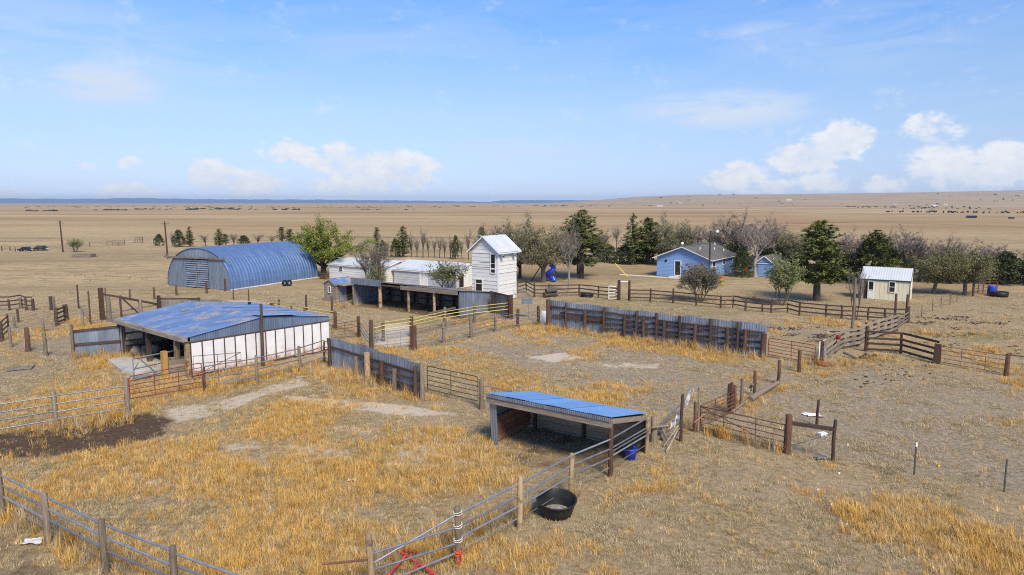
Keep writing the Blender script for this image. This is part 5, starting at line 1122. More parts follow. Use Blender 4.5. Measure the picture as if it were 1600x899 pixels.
# ------------------------------------------------------------------ yard things
def yard_light():
    p = G(1107.6, 438); z = Zat(p, 361); t = thing('yard_light', 'tall dark pole with a white yard light in front of the blue house', 'light pole', p)
    tube('pole', M['dark'], t, [p, p + Vector((0, 0, z))], [.14, .1], 8); tube('arm', M['pipegrey'], t, [p + Vector((0, 0, z - .2)), p + Vector((.45, 0, z - .02)), p + Vector((.85, 0, z))], .03, 6)
    c = p + Vector((.9, 0, z - .1)); mb = MB(); lathe(mb, c, [(0, .2), (.14, .18), (.24, .05), (.22, -.1), (.1, -.2), (0, -.22)], 14); mb.build('lamp', M['trim'], t)
yard_light()
def service_pole():
    p = G(902.7, 428.6); z = Zat(p, 331.5); t = thing('utility_pole', 'tall dark service pole beside the tallest pine', 'pole', p); tube('pole', M['dark'], t, [p, p + Vector((0, 0, z))], [.16, .11], 8)
    g = G(980.5, 432.5); top = p + Vector((0, 0, z * .8)); d = (top - g).normalized()
    tg_ = thing('guy_guard', 'bright yellow guard on a slanting guy wire in the yard', 'guy wire', g); tube('guard', M['yplastic'], tg_, [g, g + d * 2.6], .06, 7); tube('wire', M['wire'], tg_, [g + d * 2.5, top], .012, 4)
service_pole()
def slide():
    p = G(860, 440); t = thing('tube_slide', 'bright blue spiral tube slide on a dark frame under the big tree', 'slide', p); mb = MB(); n = 26
    mb.tube([p + Vector((math.cos(i / n * 7 + 1) * .42, math.sin(i / n * 7 + 1) * .42, .35 + 1.95 * i / n)) for i in range(n + 1)], [.3 + .02 * (i % 2) for i in range(n + 1)], 12); mb.build('tube', M['bplastic'], t)
    mb = MB(); mb.tube([p + Vector((.3, -.3, .6)), p + Vector((.5, -.5, .1))], [.32, .36], 12); mb.build('mouth', M['bplastic'], t)
    for q, r_ in (((.9, -.4), 1), ((1.9, -.2), 0)): pass
    tube('slide_arm', M['carb'], t, [p + Vector((.4, .1, 1.6)), p + Vector((1.3, .0, .8)), p + Vector((1.9, -.05, .25))], .09, 8); tube('frame_leg', M['dark'], t, [p + Vector((-1.1, .2, 2.3)), p + Vector((-2.6, .3, 0))], .07, 6)
    tube('frame_leg', M['dark'], t, [p + Vector((-1.1, .2, 2.3)), p + Vector((-.6, 1.2, 0))], .07, 6); tube('frame_beam', M['dark'], t, [p + Vector((-1.1, .2, 2.3)), p + Vector((.5, .2, 2.4))], .07, 6)
slide()
def hydrant():
    p = G(1127, 446); t = thing('toy_stand', 'yellow and orange plastic play stand on the lawn before the house', 'toy', p)
    mb = MB(); lathe(mb, p, [(0, 0), (.36, .0), (.3, .1), (.14, .18), (.13, .6), (.3, .68), (.3, .74), (0, .76)], 14); mb.build('base', M['yplastic'], t)
    part('top', M['oplastic'], t, lambda mb: (mb.beam(p + Vector((-.32, 0, .95)), p + Vector((.32, 0, 1.0)), .3, .34), mb.tube([p + Vector((0, 0, .75)), p + Vector((0, 0, 1.3))], .1, 8)))
hydrant()
p = G(917, 464); mb = MB(); n = 20
for zz in (.12, .3): mb.tube([p + Vector((math.cos(2 * math.pi * i / n) * .62, math.sin(2 * math.pi * i / n) * .62, zz)) for i in range(n + 1)], .13, 8, cap=False)
tag(mb.build('planter_tyre', M['rubber'], base=p), 'large dark tyre lying flat in front of the yard fence', 'tyre')
for k, (a, b, r_) in enumerate(((G(850, 461, .3), G(871, 459, .35), .3), (G(853, 455, .75), G(870, 453.5, .8), .26))):
    tag(part('log', M['barkg'], None, lambda mb: mb.tube([a, a.lerp(b, .5) + Vector((0, .1, .05)), b], [r_, r_ * 1.05, r_ * .85], 9, jit=.1)), ('thick grey log on the ground by the yard fence under the blue slide', 'upper grey log stacked by the yard fence under the blue slide')[k], 'log', 'logs by the yard fence')
def right_junk():
    fence('corral_fence', 'rust red pipe corral panels by the trees at the far right', 'fence', [(1520, 460, 440, .22, 'dark'), (1528, 458, 440, .14, 'piperust'), (1536, 457, 439, .14, 'piperust'), (1545, 456, 439, .14, 'piperust'), (1557, 456, 440, .14, 'piperust')], [(h_, 'pipe', 'piperust', .04) for h_ in (1.45, 1.15, .85, .55, .25)])
    p = G(1549, 460.5); mb = MB(); lathe(mb, p, [(0, 0), (.42, 0), (.45, .3), (.42, .6), (.45, .9), (.4, 1.0), (0, 1.0)], 18); tag(mb.build('blue_barrel', M['bplastic'], base=p), 'bright blue barrel by the rust red panels at the far right', 'barrel')
    p = G(1561, 463.5); mb = MB(); lathe(mb, p, [(0, .02), (.85, .0), (.9, .55), (.82, .56), (.78, .1), (0, .1)], 22); tag(mb.build('stock_tank', M['rubber'], base=p), 'low black stock tank beside the blue barrel', 'tank')
right_junk()

# ------------------------------------------------------------------ far left things
def far_left():
    for (px, yb, yt, lab) in ((98.5, 394, 345, 'tall thin utility pole at the left, alone on the open prairie'), (262, 404, 346, 'tall thin utility pole near the left end of the arched barn')):
        p = G(px, yb); z = Zat(p, yt); t = thing('utility_pole', lab, 'pole', p); tube('pole', M['dark'], t, [p, p + Vector((-.15, 0, z))], [.17, .12], 8); beam('crossarm', M['dark'], t, p + Vector((-.9, .15, z - .5)), p + Vector((.6, .15, z - .5)), .1, .12)
    fr = frame(G(112, 402.5), (1, .05), (-.05, 1)); tag(part('stock_tank', M['greyh'], None, lambda mb: (mb.box(fr, -.2, 3.8, -.4, 2, -.05, .08), mb.box(fr, .0, 3.6, 0, .25, .12, .6), mb.box(fr, 0, 3.6, 1.6, 1.85, .12, .6), mb.box(fr, 0, .2, .25, 1.6, .12, .6), mb.box(fr, 3.4, 3.6, .25, 1.6, .12, .6))), 'low grey stock tank alone on the prairie at the left', 'tank')
    # parked car
    def car(px, py, label, ang, sc=1.0):
        O = G(px, py); t = thing('parked_car', label, 'car', O); fr = frame(O, (math.cos(ang), math.sin(ang)), (-math.sin(ang), math.cos(ang)))
        S = lambda u, v, z: fr(u * sc, v * sc, z * sc)
        prof = [(0, .35), (0, .85), (.9, .95), (1.5, 1.5), (3.2, 1.55), (3.9, .98), (4.4, .85), (4.4, .35)]
        def body(mb):
            b = len(mb.v); n = len(prof)
            for v in (0, 1.75):
                for (u, z) in prof: mb.v.append(tuple(S(u, v if z < 1.2 else (.18 if v == 0 else 1.57), z)))
            mb.face(tuple(b + i for i in range(n))[::-1]); mb.face(tuple(b + n + i for i in range(n)))
            for i in range(n): mb.face((b + i, b + n + i, b + n + (i + 1) % n, b + (i + 1) % n))
        part('body', M['carb'], t, body)
        part('window', M['glass'], t, lambda mb: mb.box(S, 1.6, 3.2, .08, .12, 1.02, 1.4))
        part('bumper', M['trim'], t, lambda mb: mb.box(S, 4.38, 4.48, .1, 1.65, .45, .75))
        for u in (.85, 3.5):
            for v in (-.02, 1.6): part('wheel', M['rubber'], t, lambda mb: mb.tube([S(u, v, .33), S(u, v + .2, .33)], .33 * sc, 12))
    car(27, 393, 'dark parked car with a pale front at the far left edge', .15, .62); car(49, 392, 'dark parked car behind the other, near the prairie fence', .05, .7)
    fence('post_row', 'row of dark posts beside the parked cars at the far left', 'fence', [(3, 393, 385, .2, 'dark'), (16, 392, 386, .2, 'dark'), (24, 393, 387, .2, 'dark'), (66, 392, 384, .25, 'dark'), (73, 391.5, 385, .25, 'dark')], WF('wire', .02))
    fence('corral_fence', 'low pale corral panels on the prairie behind the arched barn', 'fence', [(166, 383.5, 379, .2, 'grey'), (176, 383, 378.5, .2, 'grey'), (185, 383, 378, .2, 'grey'), (193, 383, 378.5, .2, 'grey')], [(h_, 'pipe', 'grey', .07) for h_ in (1.0, .6, .25)])
    fence('corral_fence', 'taller pen of posts on the prairie left of the juniper', 'fence', [(211, 380, 373, .2, 'dark'), (215, 380, 371, .2, 'grey'), (219, 380, 372, .2, 'dark'), (223, 380, 371, .25, 'dark')], [(h_, 'pipe', 'grey', .07) for h_ in (1.5, .9)])
    fence('wire_fence', 'faint wire fence crossing the prairie beyond the arched barn', 'fence', [(60, 391, 1.3, .15, 'dark'), (140, 386, 1.3, .12, 'dark'), (195, 382.5, 1.3, .12, 'dark'), (240, 381.5, 1.3, .12, 'dark'), (300, 384, 1.3, .12, 'dark')], WF('wire', .02))
far_left()

# ------------------------------------------------------------------ trees
def new_mesh(mb, name, mats):
    me = bpy.data.meshes.new(name); me.from_pydata(mb.v, [], mb.f); me.polygons.foreach_set('use_smooth', mb.sm)
    for m_ in mats: me.materials.append(M[m_])
    if len(mats) > 1: me.polygons.foreach_set('material_index', mb.mi)
    return me
def leafquad(mb, c, s, rr):
    a = Vector((rr.gauss(0, 1), rr.gauss(0, 1), rr.gauss(0, 1))).normalized(); b = a.orthogonal().normalized(); b.rotate(Matrix.Rotation(rr.uniform(0, 6.28), 3, a)); d = a.cross(b)
    l, w = s * rr.uniform(.7, 1.3), s * rr.uniform(.35, .6)
    k = len(mb.v); mb.v.extend([tuple(c - b * l), tuple(c + d * w), tuple(c + b * l), tuple(c - d * w)]); mb.face((k, k + 1, k + 2, k + 3))
def spike(mb, a, b, r_):
    d = (b - a); q = d.orthogonal().normalized() * r_; w = d.normalized().cross(q); k = len(mb.v)
    mb.v.extend([tuple(a + q), tuple(a - q * .5 + w * .87), tuple(a - q * .5 - w * .87), tuple(b)])
    mb.face((k, k + 1, k + 3)); mb.face((k + 1, k + 2, k + 3)); mb.face((k + 2, k, k + 3))
def decid(seed, Hh=9, stems=1, fork=.22, spread=.62, r0=.28, nlimb=6, nsub=6, ntwig=6, ntl=4, leaf=0, lsize=.14, mats=('barkd', 'twigs', 'leafg'), droop=0, up=.35, leafz=0, twr=.012, lsd=.14):
    """returns (trunk mesh, crown mesh); unit scale is metres"""
    rr = random.Random(seed); T, Cn = MB(), MB(); V = Vector
    def path(p, d, L, n, curl, upb):
        pts = [p]
        for i in range(n):
            d = (d + V((rr.uniform(-curl, curl), rr.uniform(-curl, curl), rr.uniform(-curl, curl) * .7 + upb))).normalized(); p = p + d * (L / n); pts.append(p)
        return pts, d
    tips = []
    for s in range(stems):
        a = 2 * math.pi * s / stems + rr.uniform(-.4, .4)
        base = V((math.cos(a) * .12 * (stems > 1), math.sin(a) * .12 * (stems > 1), -.1)); d = V((math.cos(a) * .45 * (stems > 1) + rr.uniform(-.08, .08), math.sin(a) * .45 * (stems > 1) + rr.uniform(-.08, .08), 1)).normalized()
        th = Hh * fork; tp, td = path(base, d, th, 4, .1, .05); rs = r0 / math.sqrt(stems)
        T.tube(tp, [rs * 1.25, rs, rs * .92, rs * .88, rs * .84], 9, cap=False)
        for l in range(nlimb):
            f = l / max(1, nlimb - 1); az = rr.uniform(0, 6.28) if stems > 1 else l * 2.4 + rr.uniform(-.3, .3)
            tilt = spread * (rr.uniform(.75, 1.15) if l else .12)
            d = V((math.cos(az) * math.sin(tilt), math.sin(az) * math.sin(tilt), math.cos(tilt)))
            st = tp[-1] if rr.random() < .6 else tp[-2].lerp(tp[-1], rr.random()); L = (Hh - th) * rr.uniform(.72, 1.0) * (.92 if l else 1)
            lp, ld = path(st, d, L * .72, 5, .22, up * .25); rl = rs * rr.uniform(.42, .62)
            T.tube(lp, [rl * (1 - .78 * i / 5) for i in range(6)], 6, cap=False)
            for q in range(nsub):
                g = .25 + .75 * (q + rr.random() * .6) / nsub; k = min(4, int(g * 5)); st2 = lp[k].lerp(lp[k + 1], min(1, g * 5 - k))
                ax = ld.orthogonal(); ax.rotate(Matrix.Rotation(rr.uniform(0, 6.28), 3, ld)); d2_ = (ld * .55 + ax.normalized() * rr.uniform(.5, .9) + V((0, 0, up * .5 - droop * .2))).normalized()
                bp, bd = path(st2, d2_, L * .38 * rr.uniform(.6, 1.1), 3, .28, up * .15 - droop * .25); rb = rl * (1 - .7 * g) * .5
                T.tube(bp, [rb, rb * .75, rb * .5, rb * .22], 4, cap=False)
                for w in range(ntwig):
                    g2 = .2 + .8 * rr.random(); k2 = min(2, int(g2 * 3)); st3 = bp[k2].lerp(bp[k2 + 1], g2 * 3 - k2)
                    d3 = (bd * .5 + V((rr.gauss(0, .5), rr.gauss(0, .5), rr.gauss(.12, .4) + up * .3 - droop * .5))).normalized(); e = st3 + d3 * rr.uniform(.35, .9) * Hh * .085
                    Cn.cur = 0; spike(Cn, st3, e, rb * .32 + twr * .7)
                    for x in range(ntl):
                        st4 = st3.lerp(e, rr.uniform(.2, 1)); e2 = st4 + V((rr.gauss(0, .5), rr.gauss(0, .5), rr.gauss(.1, .45) - droop * .4)) * Hh * .045
                        spike(Cn, st4, e2, twr)
                    tips.append((st3, e))
    Cn.cur = 1
    if leaf:
        for i in range(leaf):
            a, b = tips[rr.randrange(len(tips))]
            c = a.lerp(b, rr.random() * 1.15) + V((rr.gauss(0, lsd), rr.gauss(0, lsd), rr.gauss(0, lsd * .9)))
            if leafz and c.z / Hh > leafz and rr.random() < .75: continue
            leafquad(Cn, c, lsize, rr)
    return new_mesh(T, 'trunk', [mats[0]]), new_mesh(Cn, 'crown', [mats[1], mats[2]])
def pine(seed, Hh=10, wid=3.0, z0=.2, gap=.2, mats=('barkd', 'needle'), clump=.42, narrow=1.0, nper=11, dens=1.0):
    rr = random.Random(seed); T, Cn = MB(), MB(); V = Vector
    T.tube([V((0, 0, -.1)), V((.05, .02, Hh * .3)), V((-.03, .04, Hh * .65)), V((0, 0, Hh * .97))], [.24, .19, .12, .03], 8, cap=False)
    z = Hh * z0; lob = [rr.uniform(.72, 1.12) for _ in range(16)]
    while z < Hh * .985:
        f = (z - Hh * z0) / (Hh * (1 - z0)); prof = (1 - f) ** (.75 * narrow) * (.35 + .65 * min(1, (f + .12) / .3)); L0 = wid * prof + .25
        for k in range(6 if f < .8 else 4):
            if rr.random() < gap: continue
            az = rr.uniform(0, 6.28); L = L0 * rr.uniform(.6, 1.08) * lob[int(az / 6.29 * 16)]
            d = V((math.cos(az), math.sin(az), -.12 + .75 * f)); s = V((0, 0, z)); m_ = s + d * L * .6 + V((0, 0, -.08 * L)); e = s + d * L + V((0, 0, .10 * L))
            T.tube([s, m_, e], [.05 * (1 - f) + .02, .03, .012], 4, cap=False)
            nc = max(2, int(L / .30 * dens))
            for q in range(nc):
                g = .28 + .72 * (q + rr.random() * .8) / nc; c = (s.lerp(m_, g / .6) if g < .6 else m_.lerp(e, (g - .6) / .4)) + V((rr.gauss(0, .16), rr.gauss(0, .16), rr.gauss(.08, .12)))
                for x in range(nper):
                    dd = V((rr.gauss(0, 1), rr.gauss(0, 1), rr.gauss(.35, .8))).normalized() * clump * rr.uniform(.5, 1.1); w = dd.orthogonal().normalized() * clump * .17; k3 = len(Cn.v)
                    Cn.v.extend([tuple(c - w), tuple(c + dd), tuple(c + w)]); Cn.face((k3, k3 + 1, k3 + 2))
        z += Hh * .029 * rr.uniform(.8, 1.25)
    return new_mesh(T, 'trunk', [mats[0]]), new_mesh(Cn, 'crown', [mats[1]])
def juniper(seed, Hh=5, wid=2.2, n=3400, lsize=.17, taper=.7, mats=('barkd', 'junip'), z0=.05):
    rr = random.Random(seed); T, Cn = MB(), MB(); V = Vector; sd3 = rr.uniform(0, 99)
    T.tube([V((0, 0, -.1)), V((.03, 0, Hh * .5)), V((0, 0, Hh * .9))], [.18, .1, .02], 7, cap=False)
    cl = []
    for i in range(90):
        f = rr.random() ** .8; rad = wid * (math.sin(math.pi * min(1, (f + .12) / 1.12) ** .62) ** taper); az = rr.uniform(0, 6.28); q = rr.uniform(.45, 1.0) ** .7
        cl.append((V((math.cos(az) * rad * q, math.sin(az) * rad * q, Hh * (z0 + (1 - z0) * f * .95))), rr.uniform(.28, .6)))
        if rr.random() < .5: T.tube([V((0, 0, Hh * f * .6)), cl[-1][0]], [.035, .01], 3, cap=False)
    for i in range(n):
        c, s = cl[rr.randrange(len(cl))]; o = V((rr.gauss(0, .55), rr.gauss(0, .55), rr.gauss(0, .5))) * s; leafquad(Cn, c + o + V((0, 0, .1)), lsize, rr)
    return new_mesh(T, 'trunk', [mats[0]]), new_mesh(Cn, 'crown', [mats[1]])
def place(mesh, name, label, px, yb, yt, wpx=None, rot=0, group=None, natW=None, lean=0):
    """a tree on the ground, scaled to the height and width it has in the photograph"""
    p = G(px, yb); z = Zat(p, yt); T, Cn = mesh
    zs = max(v.co.z for v in Cn.vertices) if not hasattr(place, 'c') or Cn.name not in place.c else place.c[Cn.name][0]
    if not hasattr(place, 'c'): place.c = {}
    if Cn.name not in place.c:
        co = np.empty(len(Cn.vertices) * 3, np.float32); Cn.vertices.foreach_get('co', co); co = co.reshape(-1, 3); place.c[Cn.name] = (float(co[:, 2].max()), float(np.percentile(np.hypot(co[:, 0], co[:, 1]), 93)) * 2)
    zs, ws = place.c[Cn.name]; sz = z / zs; sw = (wpx / FPX * depth(p) / ws) if wpx else sz
    t = thing(name, label, 'tree', p, group); t.rotation_euler = (0, lean, rot); t.scale = (sw, sw, sz)
    for me in (T, Cn):
        o = bpy.data.objects.new(me.name.split('.')[0], me); COL.objects.link(o); o.parent = t
    return t
def trees():
    cotton = decid(11, 10, spread=.82, nlimb=10, nsub=8, ntwig=7, ntl=2, leaf=17000, lsize=.125, lsd=.26, r0=.38, fork=.16, mats=('barkd', 'twigs', 'leafg'), up=.3)
    willow = decid(12, 9, spread=.85, nlimb=10, nsub=9, ntwig=10, ntl=6, leaf=6200, lsize=.11, lsd=.24, r0=.3, twr=.016, fork=.2, mats=('barkg', 'twigs', 'leafo'), droop=.35, up=.25)
    bareA = decid(21, 9, spread=.68, nlimb=9, nsub=9, ntwig=10, ntl=6, r0=.26, twr=.016, mats=('barkd', 'twigs', 'leafo'), leaf=250, lsize=.1)
    bareB = decid(22, 9, spread=.58, nlimb=9, nsub=9, ntwig=10, ntl=6, r0=.24, twr=.016, mats=('barkg', 'twigs', 'leafo'), leaf=150, lsize=.1, up=.5)
    pale = decid(23, 9, spread=.55, nlimb=7, nsub=8, ntwig=8, ntl=5, r0=.2, twr=.016, fork=.3, mats=('barkp', 'twigs', 'leafo'), up=.5)
    slim = decid(24, 8, spread=.34, nlimb=6, nsub=7, ntwig=7, ntl=4, r0=.24, fork=.18, twr=.022, mats=('barkd', 'twigs', 'leafo'), up=.5)
    slim2 = decid(25, 8, spread=.45, nlimb=6, nsub=7, ntwig=7, ntl=4, r0=.22, twr=.022, fork=.22, mats=('barkd', 'twigs', 'leafp'), leaf=350, lsize=.11, up=.45)
    olive = decid(26, 8, spread=.85, nlimb=10, nsub=9, ntwig=8, ntl=5, leaf=10500, lsize=.115, lsd=.3, r0=.26, fork=.22, mats=('barkg', 'twigs', 'leafo'), up=.25)
    olive2 = decid(27, 9, spread=.7, nlimb=9, nsub=9, ntwig=9, ntl=6, leaf=5200, lsize=.115, lsd=.26, r0=.24, twr=.016, fork=.2, mats=('barkd', 'twigs', 'leafo'), up=.35)
    young = decid(28, 5, stems=4, spread=.34, nlimb=4, nsub=7, ntwig=7, ntl=4, leaf=6500, lsize=.08, lsd=.14, r0=.1, fork=.22, mats=('barkg', 'twigs', 'leafp'), up=.5)
    shrub = decid(29, 4, stems=6, spread=.6, nlimb=4, nsub=7, ntwig=9, ntl=7, leaf=4500, lsize=.055, lsd=.12, r0=.085, fork=.2, mats=('barkg', 'twigs', 'leafo'), up=.35)
    greyb = decid(30, 5, stems=4, spread=.6, nlimb=4, nsub=7, ntwig=8, ntl=6, leaf=500, lsize=.08, r0=.18, fork=.15, mats=('barkg', 'twigs', 'leafo'), up=.3)
    greenb = decid(31, 3.6, stems=5, spread=.65, nlimb=3, nsub=6, ntwig=7, ntl=3, leaf=2600, lsize=.08, r0=.1, fork=.2, mats=('barkg', 'twigs', 'leafp'), up=.45)
    dead = decid(32, 6, stems=3, spread=.4, nlimb=4, nsub=6, ntwig=6, ntl=4, r0=.16, fork=.3, mats=('barkg', 'twigs', 'leafo'), up=.4)
    pA = pine(41, 10, 3.0, .23, .12, nper=13, dens=1.5, clump=.4); pB = pine(42, 10, 2.6, .25, .14, nper=13, dens=1.5, clump=.4, narrow=1.05); pC = pine(43, 9, 1.7, .12, .25, narrow=1.0, nper=10); pD = pine(44, 9, 1.5, .3, .35, nper=8)
    pdead = decid(45, 9, spread=1.15, nlimb=14, nsub=4, ntwig=5, ntl=3, r0=.16, fork=.5, mats=('barkg', 'twigs', 'leafo'), up=.1)
    jA = juniper(51, 5, 2.0); jB = juniper(52, 4, 2.6, taper=.9); jC = juniper(53, 6, 1.8, taper=.6)
    P = place
    P(cotton, 'cottonwood_tree', 'large bright green cottonwood beside the far end of the arched barn', 506, 433, 331, 104, 0)
    P(greyb, 'bare_tree', 'spreading grey bare tree rising over the long white shed', 583, 447, 372, 62, .5)
    P(greenb, 'leafing_shrub', 'low green shrub below the grey bare tree by the wooden pole', 590, 456, 412, 36, 1.5)
    P(greenb, 'leafing_shrub', 'rounded fresh green bush in front of the grey-white shed wall', 697, 456, 404, 54, .2)
    P(willow, 'big_tree', 'big grey-green drooping tree with a thick trunk right of the white tower', 849, 441, 327, 98, .9)
    P(olive2, 'big_tree', 'olive leafed tree half hidden behind the white tower', 812, 434, 336, 70, 2)
    P(bareA, 'bare_tree', 'dark bare crown showing left above the white tower roof', 765, 420, 342, 50, 1.1)
    P(jC, 'juniper_tree', 'dark narrow juniper just left of the white tower roof', 753, 415, 350, 20, 0)
    P(pale, 'bare_tree', 'thin pale bare tree standing by the dark yard fence', 889, 456, 336, 40, 0)
    P(pA, 'pine_tree', 'tallest dense dark green pine, beside the service pole', 908, 435, 326, 78, .3)
    P(pdead, 'dead_pine', 'bare grey dead pine between the tallest pine and a slim one', 963, 412, 346, 30, 0)
    P(pC, 'pine_tree', 'slim green pine with an open top left of the blue house', 988, 414, 332, 30, .7)
    P(pB, 'pine_tree', 'broad pine left of the blue house behind a low juniper', 1013, 413, 338, 46, 1.4)
    P(jB, 'juniper_tree', 'low rounded dark juniper left of the blue house', 984, 412, 372, 52, 0)
    P(jB, 'juniper_tree', 'dark spreading juniper behind the left corner of the blue house', 1020, 410, 366, 60, 2)
    P(willow, 'big_tree', 'dark leafy tree rising over the blue house ridge', 1052, 416, 326, 62, .4)
    P(bareA, 'bare_tree', 'wide bare tree behind the middle of the blue house roof', 1085, 412, 338, 70, 2.2)
    P(jC, 'juniper_tree', 'dark juniper behind the house roof below the wide bare tree', 1072, 412, 358, 36, 1)
    P(bareB, 'big_tree', 'tallest bare tree with curving limbs right of the house roof', 1150, 424, 322, 78, .8)
    P(jA, 'juniper_tree', 'dark green juniper at the right end of the blue house', 1143, 424, 377, 36, 0)
    P(jA, 'juniper_tree', 'yellowish green juniper in front of the blue wing', 1160, 433, 384, 30, 1.2)
    P(pale, 'bare_tree', 'leaning pale trunked tree in front of the blue wing', 1180, 433, 334, 66, 1.6, lean=.14)
    P(bareB, 'bare_tree', 'grey bare tree rising above the small blue outbuilding', 1207, 424, 330, 46, 2.7)
    P(olive2, 'big_tree', 'olive tree behind the young green tree and left of the yard pine', 1243, 428, 346, 60, 3)
    P(jB, 'juniper_tree', 'dark juniper behind the small blue outbuilding', 1222, 424, 372, 60, 1.7)
    P(shrub, 'shrub', 'grey-green spreading shrub at the fence in front of the blue house', 1094, 471, 406, 62, 0)
    P(young, 'young_tree', 'upright young green tree at the fence right of the outbuilding', 1221, 477, 391, 54, .5)
    P(pB, 'pine_tree', 'large full pine in the yard left of the cream shed', 1276, 470, 341, 84, 2.1)
    P(pA, 'pine_tree', 'dark pine directly behind the cream shed', 1363, 444, 358, 62, 2.6)
    P(bareA, 'bare_tree', 'bare tree between the yard pine and the pine behind the cream shed', 1334, 440, 348, 52, 0)
    P(jB, 'juniper_tree', 'low dark juniper behind the left end of the cream shed', 1330, 438, 392, 60, .7)
    P(jA, 'juniper_tree', 'dark juniper filling the gap behind the cream shed roof', 1392, 438, 384, 56, 2)
    P(pale, 'bare_tree', 'white limbed dead tree standing behind the cream shed roof', 1416, 440, 348, 76, 2.4)
    P(bareB, 'bare_tree', 'thin bare tree just left of the white limbed dead tree', 1390, 432, 352, 46, 1.9)
    P(olive, 'round_tree', 'round olive tree with a thick trunk right of the cream shed', 1458, 459, 380, 76, .3)
    P(bareB, 'bare_tree', 'bare tree behind the round olive tree', 1470, 440, 366, 50, .6)
    P(olive, 'round_tree', 'grey-green round tree with a forked trunk left of the rust red panels', 1507, 461, 374, 80, 2.5)
    P(bareA, 'bare_tree', 'bare grey crown behind the forked round tree', 1540, 440, 368, 66, 1.3)
    P(jA, 'juniper_tree', 'pointed dark juniper near the right edge', 1568, 444, 391, 50, 0)
    P(jB, 'juniper_tree', 'low dark juniper at the very right edge', 1598, 444, 404, 50, 1)
    P(bareA, 'bare_tree', 'bare twigs entering at the right edge', 1618, 440, 372, 50, 1)
    P(dead, 'bare_tree', 'twisted bare grey tree before the left end of the cream shed', 1337, 500, 405, 30, .8)
    P(greenb, 'young_tree', 'small green tree alone on the prairie at the left', 118, 394, 371, 22, 0)
    P(jA, 'juniper_tree', 'single dark juniper left of the prairie utility pole', 249, 384, 365, 14, 0)
    for k, (px, yb, yt, w, lab) in enumerate(((1247, 434, 398, 40, 'low dark bush between the young green tree and the yard pine'), (1308, 437, 400, 50, 'low dark bush right of the yard pine trunk'), (1436, 440, 392, 50, 'dark bush just right of the cream shed roof'), (1484, 441, 398, 60, 'dark bush between the two round olive trees'), (1535, 441, 396, 66, 'broad dark bush behind the rust red panels'), (1582, 441, 402, 60, 'dark bush between the pointed juniper and the right edge'), (948, 409, 378, 44, 'dark bush below the bare dead pine'), (1196, 424, 384, 50, 'dark bush behind the leaning pale tree'), (832, 412, 380, 40, 'dark bush far behind the blue slide'))):
        P((jB, jA, jC)[k % 2], 'juniper_bush', lab, px, yb, yt, w, k * 1.1)
    for k, (px, yb, yt, w, me, lab) in enumerate(((1302, 436, 352, 52, bareA, 'bare grey tree just right of the yard pine'), (1440, 441, 362, 46, bareB, 'thin bare tree rising left of the round olive tree'), (1120, 418, 340, 50, bareB, 'wispy bare tree directly above the right end of the house roof'), (938, 410, 352, 34, bareB, 'wispy bare tree between the tallest pine and the dead pine'), (788, 420, 340, 46, bareB, 'wispy bare tree right behind the white tower roof'), (1492, 440, 362, 50, bareB, 'wispy bare crown between the two round olive trees'))):
        P(me, 'bare_tree', lab, px, yb, yt, w, k * 1.7 + .4)
    # the long windbreak row
    row = [(269, 385, 361, slim, 10, 'thin leafless tree just left of the pine clump by the prairie pole'), (322, 385, 364, slim2, 18, 'leafless tree between the pine clump and the pine above the arched barn'), (366, 384, 362, slim2, 18, 'small leafless tree left of the round evergreen above the arched barn'), (402, 383, 364, slim2, 22, 'budding tree right of the round evergreen above the arched barn'),
           (424, 383, 366, slim2, 16, 'low budding tree midway between the round evergreen and the cottonwood'), (470, 384, 358, slim, 12, 'thin leafless tree at the left edge of the cottonwood crown'), (606, 401, 372, slim2, 18, 'leafless tree right of the tall narrow pine in the windbreak'), (643, 402, 360, slim, 14, 'first slender leafless tree right of the tallest windbreak pine'), (652, 402, 368, slim, 13, 'short leafless tree, second right of the tallest windbreak pine'), (661, 403, 352, slim, 14, 'tallest leafless windbreak tree, third right of the tallest pine'),
           (670, 403, 366, slim2, 14, 'leafless tree just right of the tallest leafless windbreak tree'), (679, 403, 369, slim, 13, 'leafless tree second right of the tallest leafless windbreak tree'), (687, 403, 366, slim2, 14, 'leafless tree third right of the tallest leafless windbreak tree'), (695, 404, 369, slim, 13, 'leafless tree second left of the small dark windbreak pine'), (704, 404, 366, slim, 14, 'leafless tree just left of the small dark windbreak pine'), (722, 405, 368, slim2, 15, 'leafless tree just right of the small dark windbreak pine'), (732, 406, 357, slim, 14, 'tall leafless tree, second right of the small dark windbreak pine'), (742, 406, 366, slim2, 14, 'leafless tree whose crown meets the white tower roof')]
    for k, (px, yb, yt, me, w, lab) in enumerate(row): P(me, 'bare_tree', lab, px, yb, yt, w, k * 1.3, 'bare trees of the windbreak row')
    pr = [(280, 386, 357, jC, 18, 'dense dark pine left of two in the clump by the prairie pole'), (297, 385.5, 353, pC, 14, 'pointed dark pine right of two in the clump by the prairie pole'), (343, 386, 357, pC, 15, 'pine above the left part of the arched barn roof'), (353, 386, 365, pD, 13, 'smaller pine touching the one above the arched barn roof'), (381, 384, 367, jA, 18, 'round dark evergreen above the middle of the arched barn roof'),
          (441, 384, 354, pD, 15, 'thin pine left of two just left of the cottonwood'), (453, 384, 357, pD, 15, 'thin pine right of two just left of the cottonwood'), (589, 401, 354, pD, 15, 'tall narrow pine first in the windbreak right of the cottonwood'), (630, 402, 352, pC, 22, 'tallest pine of the windbreak behind the white sheds'), (618, 402, 371, jA, 16, 'low evergreen at the foot of the tallest windbreak pine'), (712, 405, 365, jC, 12, 'small dark pine near the right end of the windbreak row'), (598, 401, 374, jA, 12, 'small evergreen bush in the windbreak behind the wooden pole')]
